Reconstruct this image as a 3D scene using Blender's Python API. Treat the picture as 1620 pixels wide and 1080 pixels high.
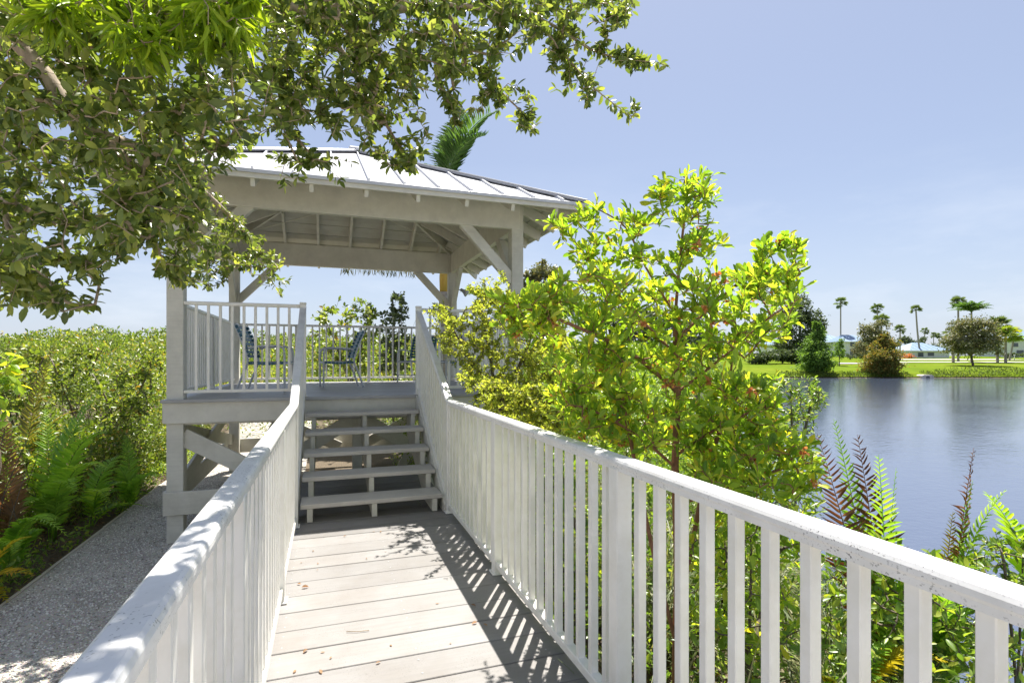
import bpy, bmesh, math
import numpy as np
from mathutils import Matrix, Vector

# ------------------------------------------------------------------ camera, sky, sun, exposure
SC = bpy.context.scene
for o in list(bpy.data.objects): bpy.data.objects.remove(o)
COL = SC.collection
F, HY, TH, HC = 850.06, 567.16, .3306, 1.5
CT, ST = math.cos(TH), math.sin(TH)
cam = bpy.data.cameras.new('camera'); camo = bpy.data.objects.new('camera', cam); COL.objects.link(camo)
camo.location = (0, 0, HC); camo.rotation_euler = (math.pi/2, 0, -TH)
cam.sensor_width = 36; cam.lens = F/1620*36; cam.shift_y = (HY-540)/1620
cam.clip_start = 0.02; cam.clip_end = 6000
SC.camera = camo

SUN_EL, SUN_AZ = math.radians(64), math.radians(31.6)
w = bpy.data.worlds.new('World'); SC.world = w; w.use_nodes = True
nt = w.node_tree; N = nt.nodes; LK = nt.links
bg = N['Background']
sky = N.new('ShaderNodeTexSky'); sky.sky_type = 'NISHITA'; sky.sun_disc = False
sky.sun_elevation = SUN_EL; sky.sun_rotation = SUN_AZ
sky.altitude = 0; sky.air_density = 1.0; sky.dust_density = .8; sky.ozone_density = 3.0
tc = N.new('ShaderNodeTexCoord')
mp = N.new('ShaderNodeMapping'); mp.inputs['Scale'].default_value = (1, 1, 3.2); mp.inputs['Location'].default_value = (.35, .1, .2)
LK.new(tc.outputs['Generated'], mp.inputs[0])
cn = N.new('ShaderNodeTexNoise'); cn.inputs['Scale'].default_value = 2.6; cn.inputs['Detail'].default_value = 7; cn.inputs['Roughness'].default_value = .6
LK.new(mp.outputs[0], cn.inputs['Vector'])
cr = N.new('ShaderNodeValToRGB'); cr.color_ramp.elements[0].position = .46; cr.color_ramp.elements[1].position = .70
LK.new(cn.outputs['Fac'], cr.inputs[0])
sx = N.new('ShaderNodeSeparateXYZ'); LK.new(tc.outputs['Generated'], sx.inputs[0])
lo = N.new('ShaderNodeMapRange'); lo.inputs[1].default_value = .06; lo.inputs[2].default_value = .34; lo.inputs[3].default_value = .6; lo.inputs[4].default_value = 0
LK.new(sx.outputs['Z'], lo.inputs[0])
ml = N.new('ShaderNodeMath'); ml.operation = 'MULTIPLY'; LK.new(cr.outputs[0], ml.inputs[0]); LK.new(lo.outputs[0], ml.inputs[1])
mx = N.new('ShaderNodeMixRGB'); LK.new(ml.outputs[0], mx.inputs[0]); 
veil = N.new('ShaderNodeMixRGB'); veil.inputs[0].default_value = .70; LK.new(sky.outputs[0], veil.inputs[1]); veil.inputs[2].default_value = (1.65, 1.76, 2.22, 1)   # even humid haze over the whole sky
hz = N.new('ShaderNodeMapRange'); hz.interpolation_type = 'SMOOTHSTEP'; hz.inputs[1].default_value = -.02; hz.inputs[2].default_value = .32; hz.inputs[3].default_value = .5; hz.inputs[4].default_value = 0; LK.new(sx.outputs['Z'], hz.inputs[0])
hm = N.new('ShaderNodeMixRGB'); LK.new(hz.outputs[0], hm.inputs[0]); LK.new(veil.outputs[0], hm.inputs[1]); hm.inputs[2].default_value = (2.9, 3.25, 3.9, 1)   # paler towards the horizon, all round
LK.new(hm.outputs[0], mx.inputs[1]); mx.inputs[2].default_value = (3.9, 4.15, 4.55, 1)
LK.new(mx.outputs[0], bg.inputs[0]); bg.inputs[1].default_value = 0.107

sl = bpy.data.lights.new('sun', 'SUN'); so = bpy.data.objects.new('sun', sl); COL.objects.link(so)
sl.energy = 5.0; sl.angle = math.radians(.53); sl.color = (1, .95, .87)
SUNV = Vector((math.sin(SUN_AZ)*math.cos(SUN_EL), math.cos(SUN_AZ)*math.cos(SUN_EL), math.sin(SUN_EL)))
so.rotation_euler = SUNV.to_track_quat('Z', 'Y').to_euler()
SC.view_settings.view_transform = 'Standard'; SC.view_settings.look = 'None'
SC.view_settings.exposure = 1.22; SC.view_settings.gamma = 1
SC.render.engine = 'CYCLES'
SC.cycles.max_bounces = 8; SC.cycles.transparent_max_bounces = 8; SC.cycles.transmission_bounces = 6

# ------------------------------------------------------------------ helpers
def cw(Xc, Zc, z=0.0):                      # metres right of / ahead of the standpoint -> world
    return Vector((Xc*CT+Zc*ST, -Xc*ST+Zc*CT, z))
def at(px, py, Zc):                         # a photograph point at a given distance -> world
    return cw((px-810)/F*Zc, Zc, HC+(HY-py)/F*Zc)
def proj(P):
    P = np.asarray(P, float)
    Xc = P[..., 0]*CT-P[..., 1]*ST; Zc = P[..., 0]*ST+P[..., 1]*CT
    Zs = np.where(np.abs(Zc) < 1e-3, 1e-3, Zc)
    return 810+F*Xc/Zs, HY-F*(P[..., 2]-HC)/Zs, Zc

WM = {}
def link(name, data, parent=None, M=None, mat=None):
    o = bpy.data.objects.new(name, data); COL.objects.link(o)
    M = M or Matrix.Identity(4)
    if parent is not None:
        o.parent = parent; o.matrix_parent_inverse = WM[parent].inverted()
    o.matrix_basis = M; WM[o] = M.copy()
    if mat is not None and data is not None and not data.materials: data.materials.append(mat)
    return o
def tag(o, label=None, cat=None, group=None, kind=None):
    if label: o['label'] = label
    if cat: o['category'] = cat
    if group: o['group'] = group
    if kind: o['kind'] = kind
    return o
def thing(name, loc, label, cat, group=None, kind=None):
    o = link(name, None, None, Matrix.Translation(Vector(loc))); o.empty_display_size = .2
    return tag(o, label, cat, group, kind)

def mesh_np(name, V, T, rnd=None, smooth=False):
    V = np.ascontiguousarray(V, np.float32); T = np.ascontiguousarray(T, np.int32)
    me = bpy.data.meshes.new(name)
    me.vertices.add(len(V)); me.vertices.foreach_set('co', V.ravel())
    me.loops.add(T.size); me.loops.foreach_set('vertex_index', T.ravel())
    me.polygons.add(len(T)); me.polygons.foreach_set('loop_start', np.arange(0, T.size, T.shape[1], dtype=np.int32))
    me.update(calc_edges=True)
    if rnd is not None:
        a = me.attributes.new('rnd', 'FLOAT', 'POINT'); a.data.foreach_set('value', np.ascontiguousarray(rnd, np.float32))
    if smooth: me.polygons.foreach_set('use_smooth', np.ones(len(T), bool))
    return me
def join_np(parts):
    Vs, Ts, Rs, off = [], [], [], 0
    for V, T, R in parts:
        Vs.append(V); Ts.append(T+off); Rs.append(R); off += len(V)
    return np.concatenate(Vs), np.concatenate(Ts), np.concatenate(Rs)

_box = {}
def box_mesh(sx, sy, sz, bev=.004):
    k = (round(sx, 4), round(sy, 4), round(sz, 4), bev)
    if k in _box: return _box[k]
    bm = bmesh.new(); bmesh.ops.create_cube(bm, size=1)
    for v in bm.verts: v.co = Vector((v.co.x*sx, v.co.y*sy, v.co.z*sz))
    if bev: bmesh.ops.bevel(bm, geom=bm.edges[:], offset=min(bev, .3*min(sx, sy, sz)), segments=1, affect='EDGES')
    me = bpy.data.meshes.new('box'); bm.to_mesh(me); bm.free(); _box[k] = me
    return me
_bm = {}
def matcopy(me, mat):                         # same mesh, other material: one datablock for each pair
    if not me.materials: me.materials.append(mat); return me
    if me.materials[0] == mat: return me
    k = (me.name, mat.name)
    if k not in _bm:
        c = me.copy(); c.materials.clear(); c.materials.append(mat); _bm[k] = c
    return _bm[k]
def box(name, c, s, mat, parent=None, bev=.004, rot=None):
    M = Matrix.Translation(Vector(c))
    if rot is not None: M = M @ rot
    return link(name, matcopy(box_mesh(*s, bev), mat), parent, M)
def box2(name, a, b, mat, parent=None, bev=.004):
    a = Vector(a); b = Vector(b)
    return box(name, (a+b)/2, [abs(x) for x in (b-a)], mat, parent, bev)
def bar(name, p, q, wd, ht, mat, parent=None, bev=.004, up=(0, 0, 1)):   # wd sideways, ht along up
    p = Vector(p); q = Vector(q); d = q-p; L = d.length; d.normalize()
    s = d.cross(Vector(up)).normalized(); u = s.cross(d)
    R = Matrix((s, d, u)).transposed().to_4x4()
    return box(name, (p+q)/2, (wd, L, ht), mat, parent, bev, R)
def prism(name, pts, dv, mat, parent=None):
    n = len(pts); dv = Vector(dv)
    V = [Vector(p) for p in pts]+[Vector(p)+dv for p in pts]
    Fc = [list(range(n)), list(range(2*n-1, n-1, -1))]+[[i, i+n, (i+1) % n+n, (i+1) % n][::-1] for i in range(n)]
    me = bpy.data.meshes.new('prism'); me.from_pydata(V, [], Fc)
    bm = bmesh.new(); bm.from_mesh(me); bmesh.ops.recalc_face_normals(bm, faces=bm.faces[:]); bm.to_mesh(me); bm.free()
    return link(name, me, parent, None, mat)

def tubes(P, Q, rp, rq, k=6, rs=None):
    P = np.asarray(P, float); Q = np.asarray(Q, float); n = len(P)
    d = Q-P; d /= np.linalg.norm(d, axis=1)[:, None]+1e-9
    a = np.where(np.abs(d[:, 2:3]) > .9, np.array([[1., 0, 0]]), np.array([[0, 0, 1.]]))
    s = np.cross(d, a); s /= np.linalg.norm(s, axis=1)[:, None]; u = np.cross(s, d)
    an = np.arange(k)*2*np.pi/k
    ring = s[:, None]*np.cos(an)[None, :, None]+u[:, None]*np.sin(an)[None, :, None]
    A = P[:, None]+ring*np.asarray(rp)[:, None, None]; B = Q[:, None]+ring*np.asarray(rq)[:, None, None]
    V = np.concatenate([A, B], 1).reshape(-1, 3)
    T = []
    for i in range(k):
        j = (i+1) % k; T += [(i, j, k+j), (i, k+j, k+i)]
    T = (np.arange(n)[:, None, None]*2*k+np.array(T)[None]).reshape(-1, 3)
    return V, T, np.zeros(len(V)) if rs is None else np.repeat(rs, 2*k)
def tube_path(pts, r, k=8, closed_ends=True):
    pts = [Vector(p) for p in pts]; n = len(pts)
    r = [r]*n if np.isscalar(r) else r
    V = []; T = []; ref = None
    for i, p in enumerate(pts):
        d = (pts[min(i+1, n-1)]-pts[max(i-1, 0)]).normalized()
        if ref is None: ref = d.orthogonal().normalized()
        s = (ref-d*ref.dot(d)).normalized(); ref = s; u = d.cross(s)
        for j in range(k):
            a = 2*math.pi*j/k; V.append(p+(s*math.cos(a)+u*math.sin(a))*r[i])
    for i in range(n-1):
        for j in range(k):
            a, b = i*k+j, i*k+(j+1) % k
            T += [(a, b, b+k), (a, b+k, a+k)]
    if closed_ends:
        V += [pts[0], pts[-1]]
        for j in range(k):
            T += [(len(V)-2, (j+1) % k, j), (len(V)-1, (n-1)*k+j, (n-1)*k+(j+1) % k)]
    return np.array(V), np.array(T), np.zeros(len(V))
def tube_obj(name, pts, r, mat, parent=None, k=8):
    V, T, R = tube_path(pts, r, k)
    return link(name, mesh_np(name, V, T, R, True), parent, None, mat)
def smooth_path(pts, n=8):
    pts = [Vector(p) for p in pts]; out = []
    P = [pts[0]]+pts+[pts[-1]]
    for i in range(1, len(P)-2):
        for j in range(n):
            t = j/n; a, b, c, d = P[i-1], P[i], P[i+1], P[i+2]
            out.append(.5*((2*b)+(c-a)*t+(2*a-5*b+4*c-d)*t*t+(3*b-a-3*c+d)*t**3))
    out.append(pts[-1]); return out

# ---- leaves
def tpl(rows, fold=.15, droop=.12):
    V = [(0, 0, 0)]; T = []; prev = None
    for y, wd in rows[1:-1]:
        i = len(V); z = -droop*y*y
        V += [(-wd/2, y, z+fold*wd/2), (0, y, z), (wd/2, y, z+fold*wd/2)]
        if prev is None: T += [(0, i+1, i), (0, i+2, i+1)]
        else:
            p = prev; T += [(p, p+1, i+1), (p, i+1, i), (p+1, p+2, i+2), (p+1, i+2, i+1)]
        prev = i
    V.append((0, 1, -droop)); t = len(V)-1
    T += [(prev, prev+1, t), (prev+1, prev+2, t)]
    return np.array(V, float), np.array(T)
OBOV = tpl([(0, 0), (.28, .5), (.62, 1), (.86, .78), (1, 0)], .22, .15)
OVAL = tpl([(0, 0), (.22, .72), (.5, 1), (.8, .68), (1, 0)], .2, .16)
DIAM = tpl([(0, 0), (.5, 1), (1, 0)], .25, .1)
LANCE = tpl([(0, 0), (.3, 1), (.7, .7), (1, 0)], .25, .25)
STRAP = tpl([(0, 0), (.12, .9), (.3, 1), (.5, 1), (.7, .8), (.86, .5), (1, 0)], .3, .0)
def nrm(a): return a/(np.linalg.norm(a, axis=-1, keepdims=True)+1e-9)
def frames(D, Nn):
    D = nrm(D); S = nrm(np.cross(D, Nn)); Z = np.cross(S, D)
    return S, D, Z
def leaves(P, D, Nn, L, Wd, tp, rnd):
    tv, tt = tp; n = len(P); S, D, Z = frames(D, Nn)
    L = np.asarray(L).reshape(-1, 1, 1); Wd = np.asarray(Wd).reshape(-1, 1, 1)
    V = P[:, None]+S[:, None]*tv[None, :, 0:1]*Wd+D[:, None]*tv[None, :, 1:2]*L+Z[:, None]*tv[None, :, 2:3]*np.where(np.abs(tv[None, :, 0:1]) > 0, (Wd+L)/2, L)
    T = (np.arange(n)[:, None, None]*len(tv)+tt[None]).reshape(-1, 3)
    return V.reshape(-1, 3), T, np.repeat(rnd, len(tv))
def blades(rng, B, Hd, L, Wd, lift, bend, rnd):           # arching strap blades
    tv, tt = STRAP; n = len(B); V = np.zeros((n, len(tv), 3)); up = np.array([0, 0, 1.])
    Hd = nrm(Hd); S = np.cross(Hd, up)
    y = tv[:, 1][None]; L = L[:, None]; lift = lift[:, None]; bend = bend[:, None]
    hx = L*(np.cos(lift)*y+.35*bend*y*y); hz = L*(np.sin(lift)*y-.55*bend*y**2.2)
    V = B[:, None]+Hd[:, None]*hx[..., None]+up*hz[..., None]+S[:, None]*(tv[:, 0][None]*Wd[:, None])[..., None]
    T = (np.arange(n)[:, None, None]*len(tv)+tt[None]).reshape(-1, 3)
    return V.reshape(-1, 3), T, np.repeat(rnd, len(tv))

# ------------------------------------------------------------------ materials
def newmat(name):
    m = bpy.data.materials.new(name); m.use_nodes = True
    return m, m.node_tree, m.node_tree.nodes['Principled BSDF']
def texnode(t, kind, scale, detail=4, src='pos', stretch=None, **kw):
    n = t.nodes.new(kind); n.inputs['Scale'].default_value = scale
    if 'Detail' in n.inputs: n.inputs['Detail'].default_value = detail
    for k, v in kw.items(): n.inputs[k].default_value = v
    if src == 'pos':
        g = t.nodes.new('ShaderNodeNewGeometry'); o = g.outputs['Position']
    else:
        g = t.nodes.new('ShaderNodeTexCoord'); o = g.outputs['Object']
    if stretch:
        m = t.nodes.new('ShaderNodeMapping'); m.inputs['Scale'].default_value = stretch; t.links.new(o, m.inputs[0]); o = m.outputs[0]
    t.links.new(o, n.inputs['Vector']); return n
def ramp(t, src, stops):
    r = t.nodes.new('ShaderNodeValToRGB'); e = r.color_ramp.elements
    while len(e) < len(stops): e.new(.5)
    for i, (p, c) in enumerate(stops): e[i].position = p; e[i].color = (*c, 1) if len(c) == 3 else c
    t.links.new(src, r.inputs[0]); return r
def mixrgb(t, f, a, b, mode='MIX'):
    m = t.nodes.new('ShaderNodeMixRGB'); m.blend_type = mode
    for i, v in zip((0, 1, 2), (f, a, b)):
        if hasattr(v, 'is_linked'): t.links.new(v, m.inputs[i])
        elif i == 0: m.inputs[0].default_value = v
        else: m.inputs[i].default_value = (*v, 1)
    return m.outputs[0]
def bump(t, bs, h, s, d):
    b = t.nodes.new('ShaderNodeBump'); b.inputs['Strength'].default_value = s; b.inputs['Distance'].default_value = d
    t.links.new(h, b.inputs['Height']); t.links.new(b.outputs[0], bs.inputs['Normal'])
def objrand(t):
    return t.nodes.new('ShaderNodeObjectInfo').outputs['Random']

def paint(name, col, rough=.5, dirt=.15, dirtcol=(.2, .19, .16), speck=0, scale=3, vary=.06, grain=None, spec=.4, bmp=.1):
    m, t, b = newmat(name)
    n = texnode(t, 'ShaderNodeTexNoise', scale, 6, Roughness=.65)
    c = mixrgb(t, ramp(t, n.outputs[0], [(.42, (0, 0, 0)), (.8, (dirt*2,)*3)]).outputs[0], col, dirtcol)
    if vary:
        c = mixrgb(t, vary, c, ramp(t, objrand(t), [(0, (0, 0, 0)), (1, (1, 1, 1))]).outputs[0], 'OVERLAY')
    if grain:
        g = texnode(t, 'ShaderNodeTexNoise', 6, 5, stretch=grain, Roughness=.7)
        c = mixrgb(t, ramp(t, g.outputs[0], [(.45, (0, 0, 0)), (.75, (.3, .3, .3))]).outputs[0], c, tuple(x*.62 for x in col))
    if speck:
        s = texnode(t, 'ShaderNodeTexNoise', 150, 2)
        k = texnode(t, 'ShaderNodeTexNoise', 5, 3)
        f = t.nodes.new('ShaderNodeMath'); f.operation = 'MULTIPLY'
        t.links.new(ramp(t, s.outputs[0], [(.61, (0, 0, 0)), (.68, (1, 1, 1))]).outputs[0], f.inputs[0])
        t.links.new(ramp(t, k.outputs[0], [(.42, (0, 0, 0)), (.6, (speck,)*3)]).outputs[0], f.inputs[1])
        c = mixrgb(t, f.outputs[0], c, (.07, .065, .06))
    t.links.new(c, b.inputs['Base Color']); b.inputs['Roughness'].default_value = rough
    b.inputs['Specular IOR Level'].default_value = spec
    if bmp: bump(t, b, texnode(t, 'ShaderNodeTexNoise', 60, 4, stretch=grain).outputs[0], bmp, .004)
    return m
def leafmat(name, stops, trans=.45, rough=.42, spec=.35, tint=(1.0, 1.0, .45), tgain=1.5):
    m, t, b = newmat(name)
    a = t.nodes.new('ShaderNodeAttribute'); a.attribute_name = 'rnd'
    s = t.nodes.new('ShaderNodeMath'); s.operation = 'ADD'; t.links.new(a.outputs['Fac'], s.inputs[0]); t.links.new(objrand(t), s.inputs[1])
    f = t.nodes.new('ShaderNodeMath'); f.operation = 'FRACT'; t.links.new(s.outputs[0], f.inputs[0])
    c = ramp(t, f.outputs[0], stops).outputs[0]
    t.links.new(c, b.inputs['Base Color']); b.inputs['Roughness'].default_value = rough; b.inputs['Specular IOR Level'].default_value = spec
    tr = t.nodes.new('ShaderNodeBsdfTranslucent')
    g = mixrgb(t, 1.0, c, tuple(x*tgain for x in tint), 'MULTIPLY'); t.links.new(g, tr.inputs['Color'])
    mx = t.nodes.new('ShaderNodeMixShader'); mx.inputs[0].default_value = trans
    t.links.new(b.outputs[0], mx.inputs[1]); t.links.new(tr.outputs[0], mx.inputs[2])
    t.links.new(mx.outputs[0], t.nodes['Material Output'].inputs['Surface'])
    return m
def barkmat(name, a, b_, scale=25, stretch=(1, 1, .25)):
    m, t, b = newmat(name)
    n = texnode(t, 'ShaderNodeTexNoise', scale, 6, stretch=stretch, Roughness=.7)
    t.links.new(ramp(t, n.outputs[0], [(.3, a), (.7, b_)]).outputs[0], b.inputs['Base Color']); b.inputs['Roughness'].default_value = .85
    bump(t, b, n.outputs[0], .6, .01); return m

M_rail = paint('rail_white', (.86, .845, .80), .34, .16, (.50, .46, .30), 0, 7, .02, None, .5, .02)
M_cap = paint('rail_cap_white', (.82, .815, .80), .36, .16, (.40, .38, .33), .8, 6, 0, None, .5, .03)
M_greige = paint('greige_paint', (.735, .71, .63), .55, .16, (.26, .24, .20), 0, 2.4, .05, (1, 1, 1), .35, .05)
M_wood = paint('greige_timber', (.715, .695, .62), .6, .2, (.24, .22, .18), 0, 3, .07, (.5, .5, 6), .3, .1)
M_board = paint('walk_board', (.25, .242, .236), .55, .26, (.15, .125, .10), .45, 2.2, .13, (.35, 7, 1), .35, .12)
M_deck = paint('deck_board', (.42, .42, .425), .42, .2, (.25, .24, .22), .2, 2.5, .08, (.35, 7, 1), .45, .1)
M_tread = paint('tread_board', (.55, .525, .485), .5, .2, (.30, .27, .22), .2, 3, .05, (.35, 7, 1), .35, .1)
M_soffit = paint('soffit_board', (.52, .51, .46), .6, .2, (.35, .31, .22), 0, 4, .08, None, .3, .08)
M_roof = paint('roof_metal', (.54, .54, .55), .32, .08, (.5, .5, .48), 0, 1.5, .02, None, .6, .01)
M_seam = paint('seam_metal', (.58, .59, .62), .35, .1, (.4, .4, .4), 0, 2, .02, None, .6, 0)
M_flash = paint('grey_flashing', (.40, .41, .44), .4, .15, (.25, .25, .25), 0, 3, .02, None, .5, 0)
M_chairf = paint('chair_frame', (.62, .64, .66), .3, .1, (.4, .4, .38), 0, 9, .02, None, .5, 0)
M_strap = paint('teal_strap', (.05, .145, .21), .4, .1, (.02, .07, .12), 0, 20, .18, None, .45, .05)
M_dark = paint('dark_metal_hole_shade', (.06, .065, .07), .5, .1, (.03, .03, .03), 0, 5, 0, None, .4, 0)
M_concrete = paint('concrete', (.62, .57, .50), .8, .25, (.3, .27, .22), 0, 2, 0, None, .2, .3)
M_wallwhite = paint('white_stucco', (.78, .78, .77), .7, .1, (.5, .5, .5), 0, .3, 0, None, .3, .05)
M_roofblue = paint('blue_roof', (.20, .29, .41), .45, .1, (.16, .24, .35), 0, .4, 0, None, .5, 0)
M_glass = paint('dark_glass', (.07, .09, .11), .12, 0, (.05, .05, .05), 0, 1, 0, None, .6, 0)
M_bark = barkmat('grey_bark', (.22, .17, .12), (.50, .40, .29))
M_barkred = barkmat('red_brown_bark', (.16, .065, .04), (.36, .19, .11), 40)
M_barkdark = barkmat('dark_bark', (.07, .055, .045), (.2, .16, .12))
M_palmtrunk = barkmat('palm_trunk', (.20, .17, .14), (.42, .38, .33), 6, (1, 1, 3))
M_shaft = barkmat('orange_crownshaft', (.42, .24, .04), (.55, .40, .08), 12, (1, 1, .15))

L_oak = leafmat('oak_leaf', [(0, (0.074, 0.115, 0.034)), (.4, (0.149, 0.203, 0.054)), (.72, (0.230, 0.284, 0.081)), (.93, (0.378, 0.405, 0.108)), (1, (0.074, 0.115, 0.034))], .42, .33, .5, (1.0, 1.0, .4), 1.6)
L_willow = leafmat('willow_leaf', [(0, (.15, .25, .02)), (.5, (.27, .39, .03)), (.9, (.40, .50, .05)), (1, (.15, .25, .02))], .5, .4, .35, (1.05, 1.05, .3), 1.45)
L_hop = leafmat('hop_leaf', [(0, (.14, .25, .035)), (.4, (.25, .38, .05)), (.75, (.40, .51, .07)), (.9, (.50, .54, .09)), (.96, (.64, .54, .05)), (1, (.14, .25, .035))], .58, .3, .55, (1.05, 1.05, .35), 1.5)
L_hopseed = leafmat('hop_seed', [(0, (.40, .17, .06)), (.5, (.55, .27, .10)), (1, (.58, .36, .17))], .4, .6, .2, (1.2, .7, .4), 1.3)
L_myrtle = leafmat('myrtle_leaf', [(0, (.20, .25, .05)), (.45, (.32, .37, .08)), (.8, (.42, .45, .10)), (.95, (.52, .46, .12)), (1, (.20, .25, .05))], .6, .45, .35, (1.0, 1.0, .4), 1.55)
L_mang = leafmat('mangrove_leaf', [(0, (.085, .13, .03)), (.4, (.16, .225, .04)), (.75, (.27, .32, .07)), (.94, (.38, .40, .10)), (.98, (.45, .26, .06)), (1, (.085, .13, .03))], .42, .36, .5, (1.0, 1.05, .35), 1.5)
L_litter = leafmat('dry_leaf', [(0, (.11, .075, .045)), (.5, (.20, .14, .08)), (.85, (.30, .21, .12)), (1, (.11, .075, .045))], .2, .7, .2, (1, .8, .5), 1.2)
L_under = leafmat('undergrowth_leaf', [(0, (0.077, 0.143, 0.033)), (.4, (0.154, 0.253, 0.044)), (.75, (0.275, 0.374, 0.066)), (.94, (0.440, 0.462, 0.066)), (1, (0.077, 0.143, 0.033))], .42, .35, .5, (1.0, 1.05, .35), 1.5)
L_grass = leafmat('sedge', [(0, (.09, .13, .05)), (.5, (.17, .21, .08)), (.8, (.32, .30, .15)), (1, (.09, .13, .05))], .35, .45, .4, (1, 1, .5), 1.3)
L_fern = leafmat('fern_green', [(0, (0.163, 0.325, 0.040)), (.6, (0.325, 0.537, 0.065)), (.95, (0.488, 0.650, 0.081)), (1, (0.163, 0.325, 0.040))], .42, .42, .4, (1.0, 1.05, .35), 1.5)
L_fernolive = leafmat('fern_olive', [(0, (.16, .16, .03)), (.6, (.27, .26, .05)), (1, (.16, .16, .03))], .42, .45, .4, (1.0, .9, .35), 1.4)
L_fernyel = leafmat('fern_yellow', [(0, (.50, .40, .02)), (.6, (.62, .54, .03)), (.9, (.55, .33, .03)), (1, (.50, .40, .02))], .45, .5, .3, (1.0, .95, .35), 1.3)
L_fernbrown = leafmat('fern_brown', [(0, (.10, .048, .02)), (.6, (.20, .095, .04)), (.9, (.32, .18, .075)), (1, (.10, .048, .02))], .3, .5, .4, (1.2, .7, .4), 1.0)
L_ferntan = leafmat('fern_tan', [(0, (.26, .16, .08)), (.6, (.44, .29, .17)), (1, (.26, .16, .08))], .3, .6, .3, (1.2, .8, .5), 1.1)
L_palm = leafmat('palm_leaf', [(0, (0.079, 0.172, 0.046)), (.6, (0.158, 0.277, 0.066)), (1, (0.079, 0.172, 0.046))], .35, .35, .5, (1, 1, .45), 1.4)
L_fan = leafmat('fan_palm_leaf', [(0, (0.104, 0.156, 0.065)), (.6, (0.182, 0.247, 0.091)), (1, (0.104, 0.156, 0.065))], .3, .5, .4, (1, 1, .5), 1.3)
L_dark = leafmat('dark_tree_leaf', [(0, (0.063, 0.098, 0.049)), (.6, (0.119, 0.154, 0.070)), (1, (0.063, 0.098, 0.049))], .3, .5, .4, (1, 1, .5), 1.3)
L_greytree = leafmat('grey_tree_leaf', [(0, (0.115, 0.135, 0.068)), (.6, (0.203, 0.216, 0.108)), (.9, (0.311, 0.257, 0.121)), (1, (0.115, 0.135, 0.068))], .3, .5, .4, (1, 1, .5), 1.3)
L_cyp = leafmat('cypress_leaf', [(0, (.10, .19, .04)), (.6, (.18, .29, .06)), (1, (.10, .19, .04))], .4, .6, .2, (1, 1, .45), 1.4)
L_bank = leafmat('bank_leaf', [(0, (.07, .11, .03)), (.6, (.14, .19, .04)), (1, (.07, .11, .03))], .35, .6, .2, (1, 1, .45), 1.3)
L_cypor = leafmat('rust_cypress_leaf', [(0, (.10, .14, .035)), (.5, (.19, .21, .05)), (.78, (.29, .23, .06)), (.92, (.34, .21, .06)), (1, (.10, .14, .035))], .35, .6, .2, (1.1, .95, .45), 1.3)
L_feather = leafmat('feather_leaf', [(0, (0.143, 0.242, 0.033)), (.6, (0.242, 0.374, 0.050)), (.95, (0.440, 0.418, 0.055)), (1, (0.143, 0.242, 0.033))], .42, .5, .3, (1, 1, .4), 1.4)
# ------------------------------------------------------------------ ground, water, lawn, paths
GZ, WZ = -.65, -1.3
def interp(x, pts):
    return np.interp(x, [p[0] for p in pts], [p[1] for p in pts])
SHORE = [(-600, 60), (-30, 40), (-7, 22), (-2.5, 5), (0, 2.4), (5, 2.9), (16, 4.2), (30, 9.0), (50, 18), (79, 31), (400, 31)]
LAWN = [(71, -1.6), (78.3, -1.35), (80.3, -.78), (86, -.45), (98, .02), (118, .55), (145, 1.25), (180, 2.3), (240, 2.6), (6000, 2.6)]
def vnoise(x, y, s, seed=0):
    def h(i, j): return np.modf(np.sin(i*127.1+j*311.7+seed*74.7)*43758.5453)[0] % 1.0
    x = np.asarray(x)/s; y = np.asarray(y)/s; i = np.floor(x); j = np.floor(y); u = x-i; v = y-j
    u = u*u*(3-2*u); v = v*v*(3-2*v)
    return (h(i, j)*(1-u)+h(i+1, j)*u)*(1-v)+(h(i, j+1)*(1-u)+h(i+1, j+1)*u)*v
def ground_z(Xc, Zc):
    Xc = np.asarray(Xc, float); Zc = np.asarray(Zc, float)
    sd = Xc-interp(Zc, SHORE)+.5*(vnoise(Xc, Zc, 3, 4)-.5)*np.clip(Zc/10, .3, 3)
    near = GZ-np.clip((sd+.8)*.55, 0, 1.7)
    far = interp(Zc, LAWN)
    base = np.where((Zc > 71) & (sd > -8), far, near)
    return np.where((Zc > 71) & (sd <= -8), np.maximum(far, GZ), base)
def grid(name, xs, ys, zf, mat, kind='structure'):
    X, Y = np.meshgrid(xs, ys); Z = zf(X, Y)
    V = np.stack([X*CT+Y*ST, -X*ST+Y*CT, Z], -1).reshape(-1, 3); nx = len(xs); ny = len(ys)
    i = (np.arange(ny-1)[:, None]*nx+np.arange(nx-1)[None]).ravel()
    T = np.stack([i, i+1, i+nx+1, i+nx], 1)
    return tag(link(name, mesh_np(name, V, T, None, True), None, None, mat), kind=kind)
def graded(a, b, first, g):
    out = [0.]; d = first
    while out[-1] < max(abs(a), b): out.append(out[-1]+d); d *= g
    o = np.array(out); return np.unique(np.concatenate([-o[o <= abs(a)+1], o[o <= b+1]]))

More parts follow.
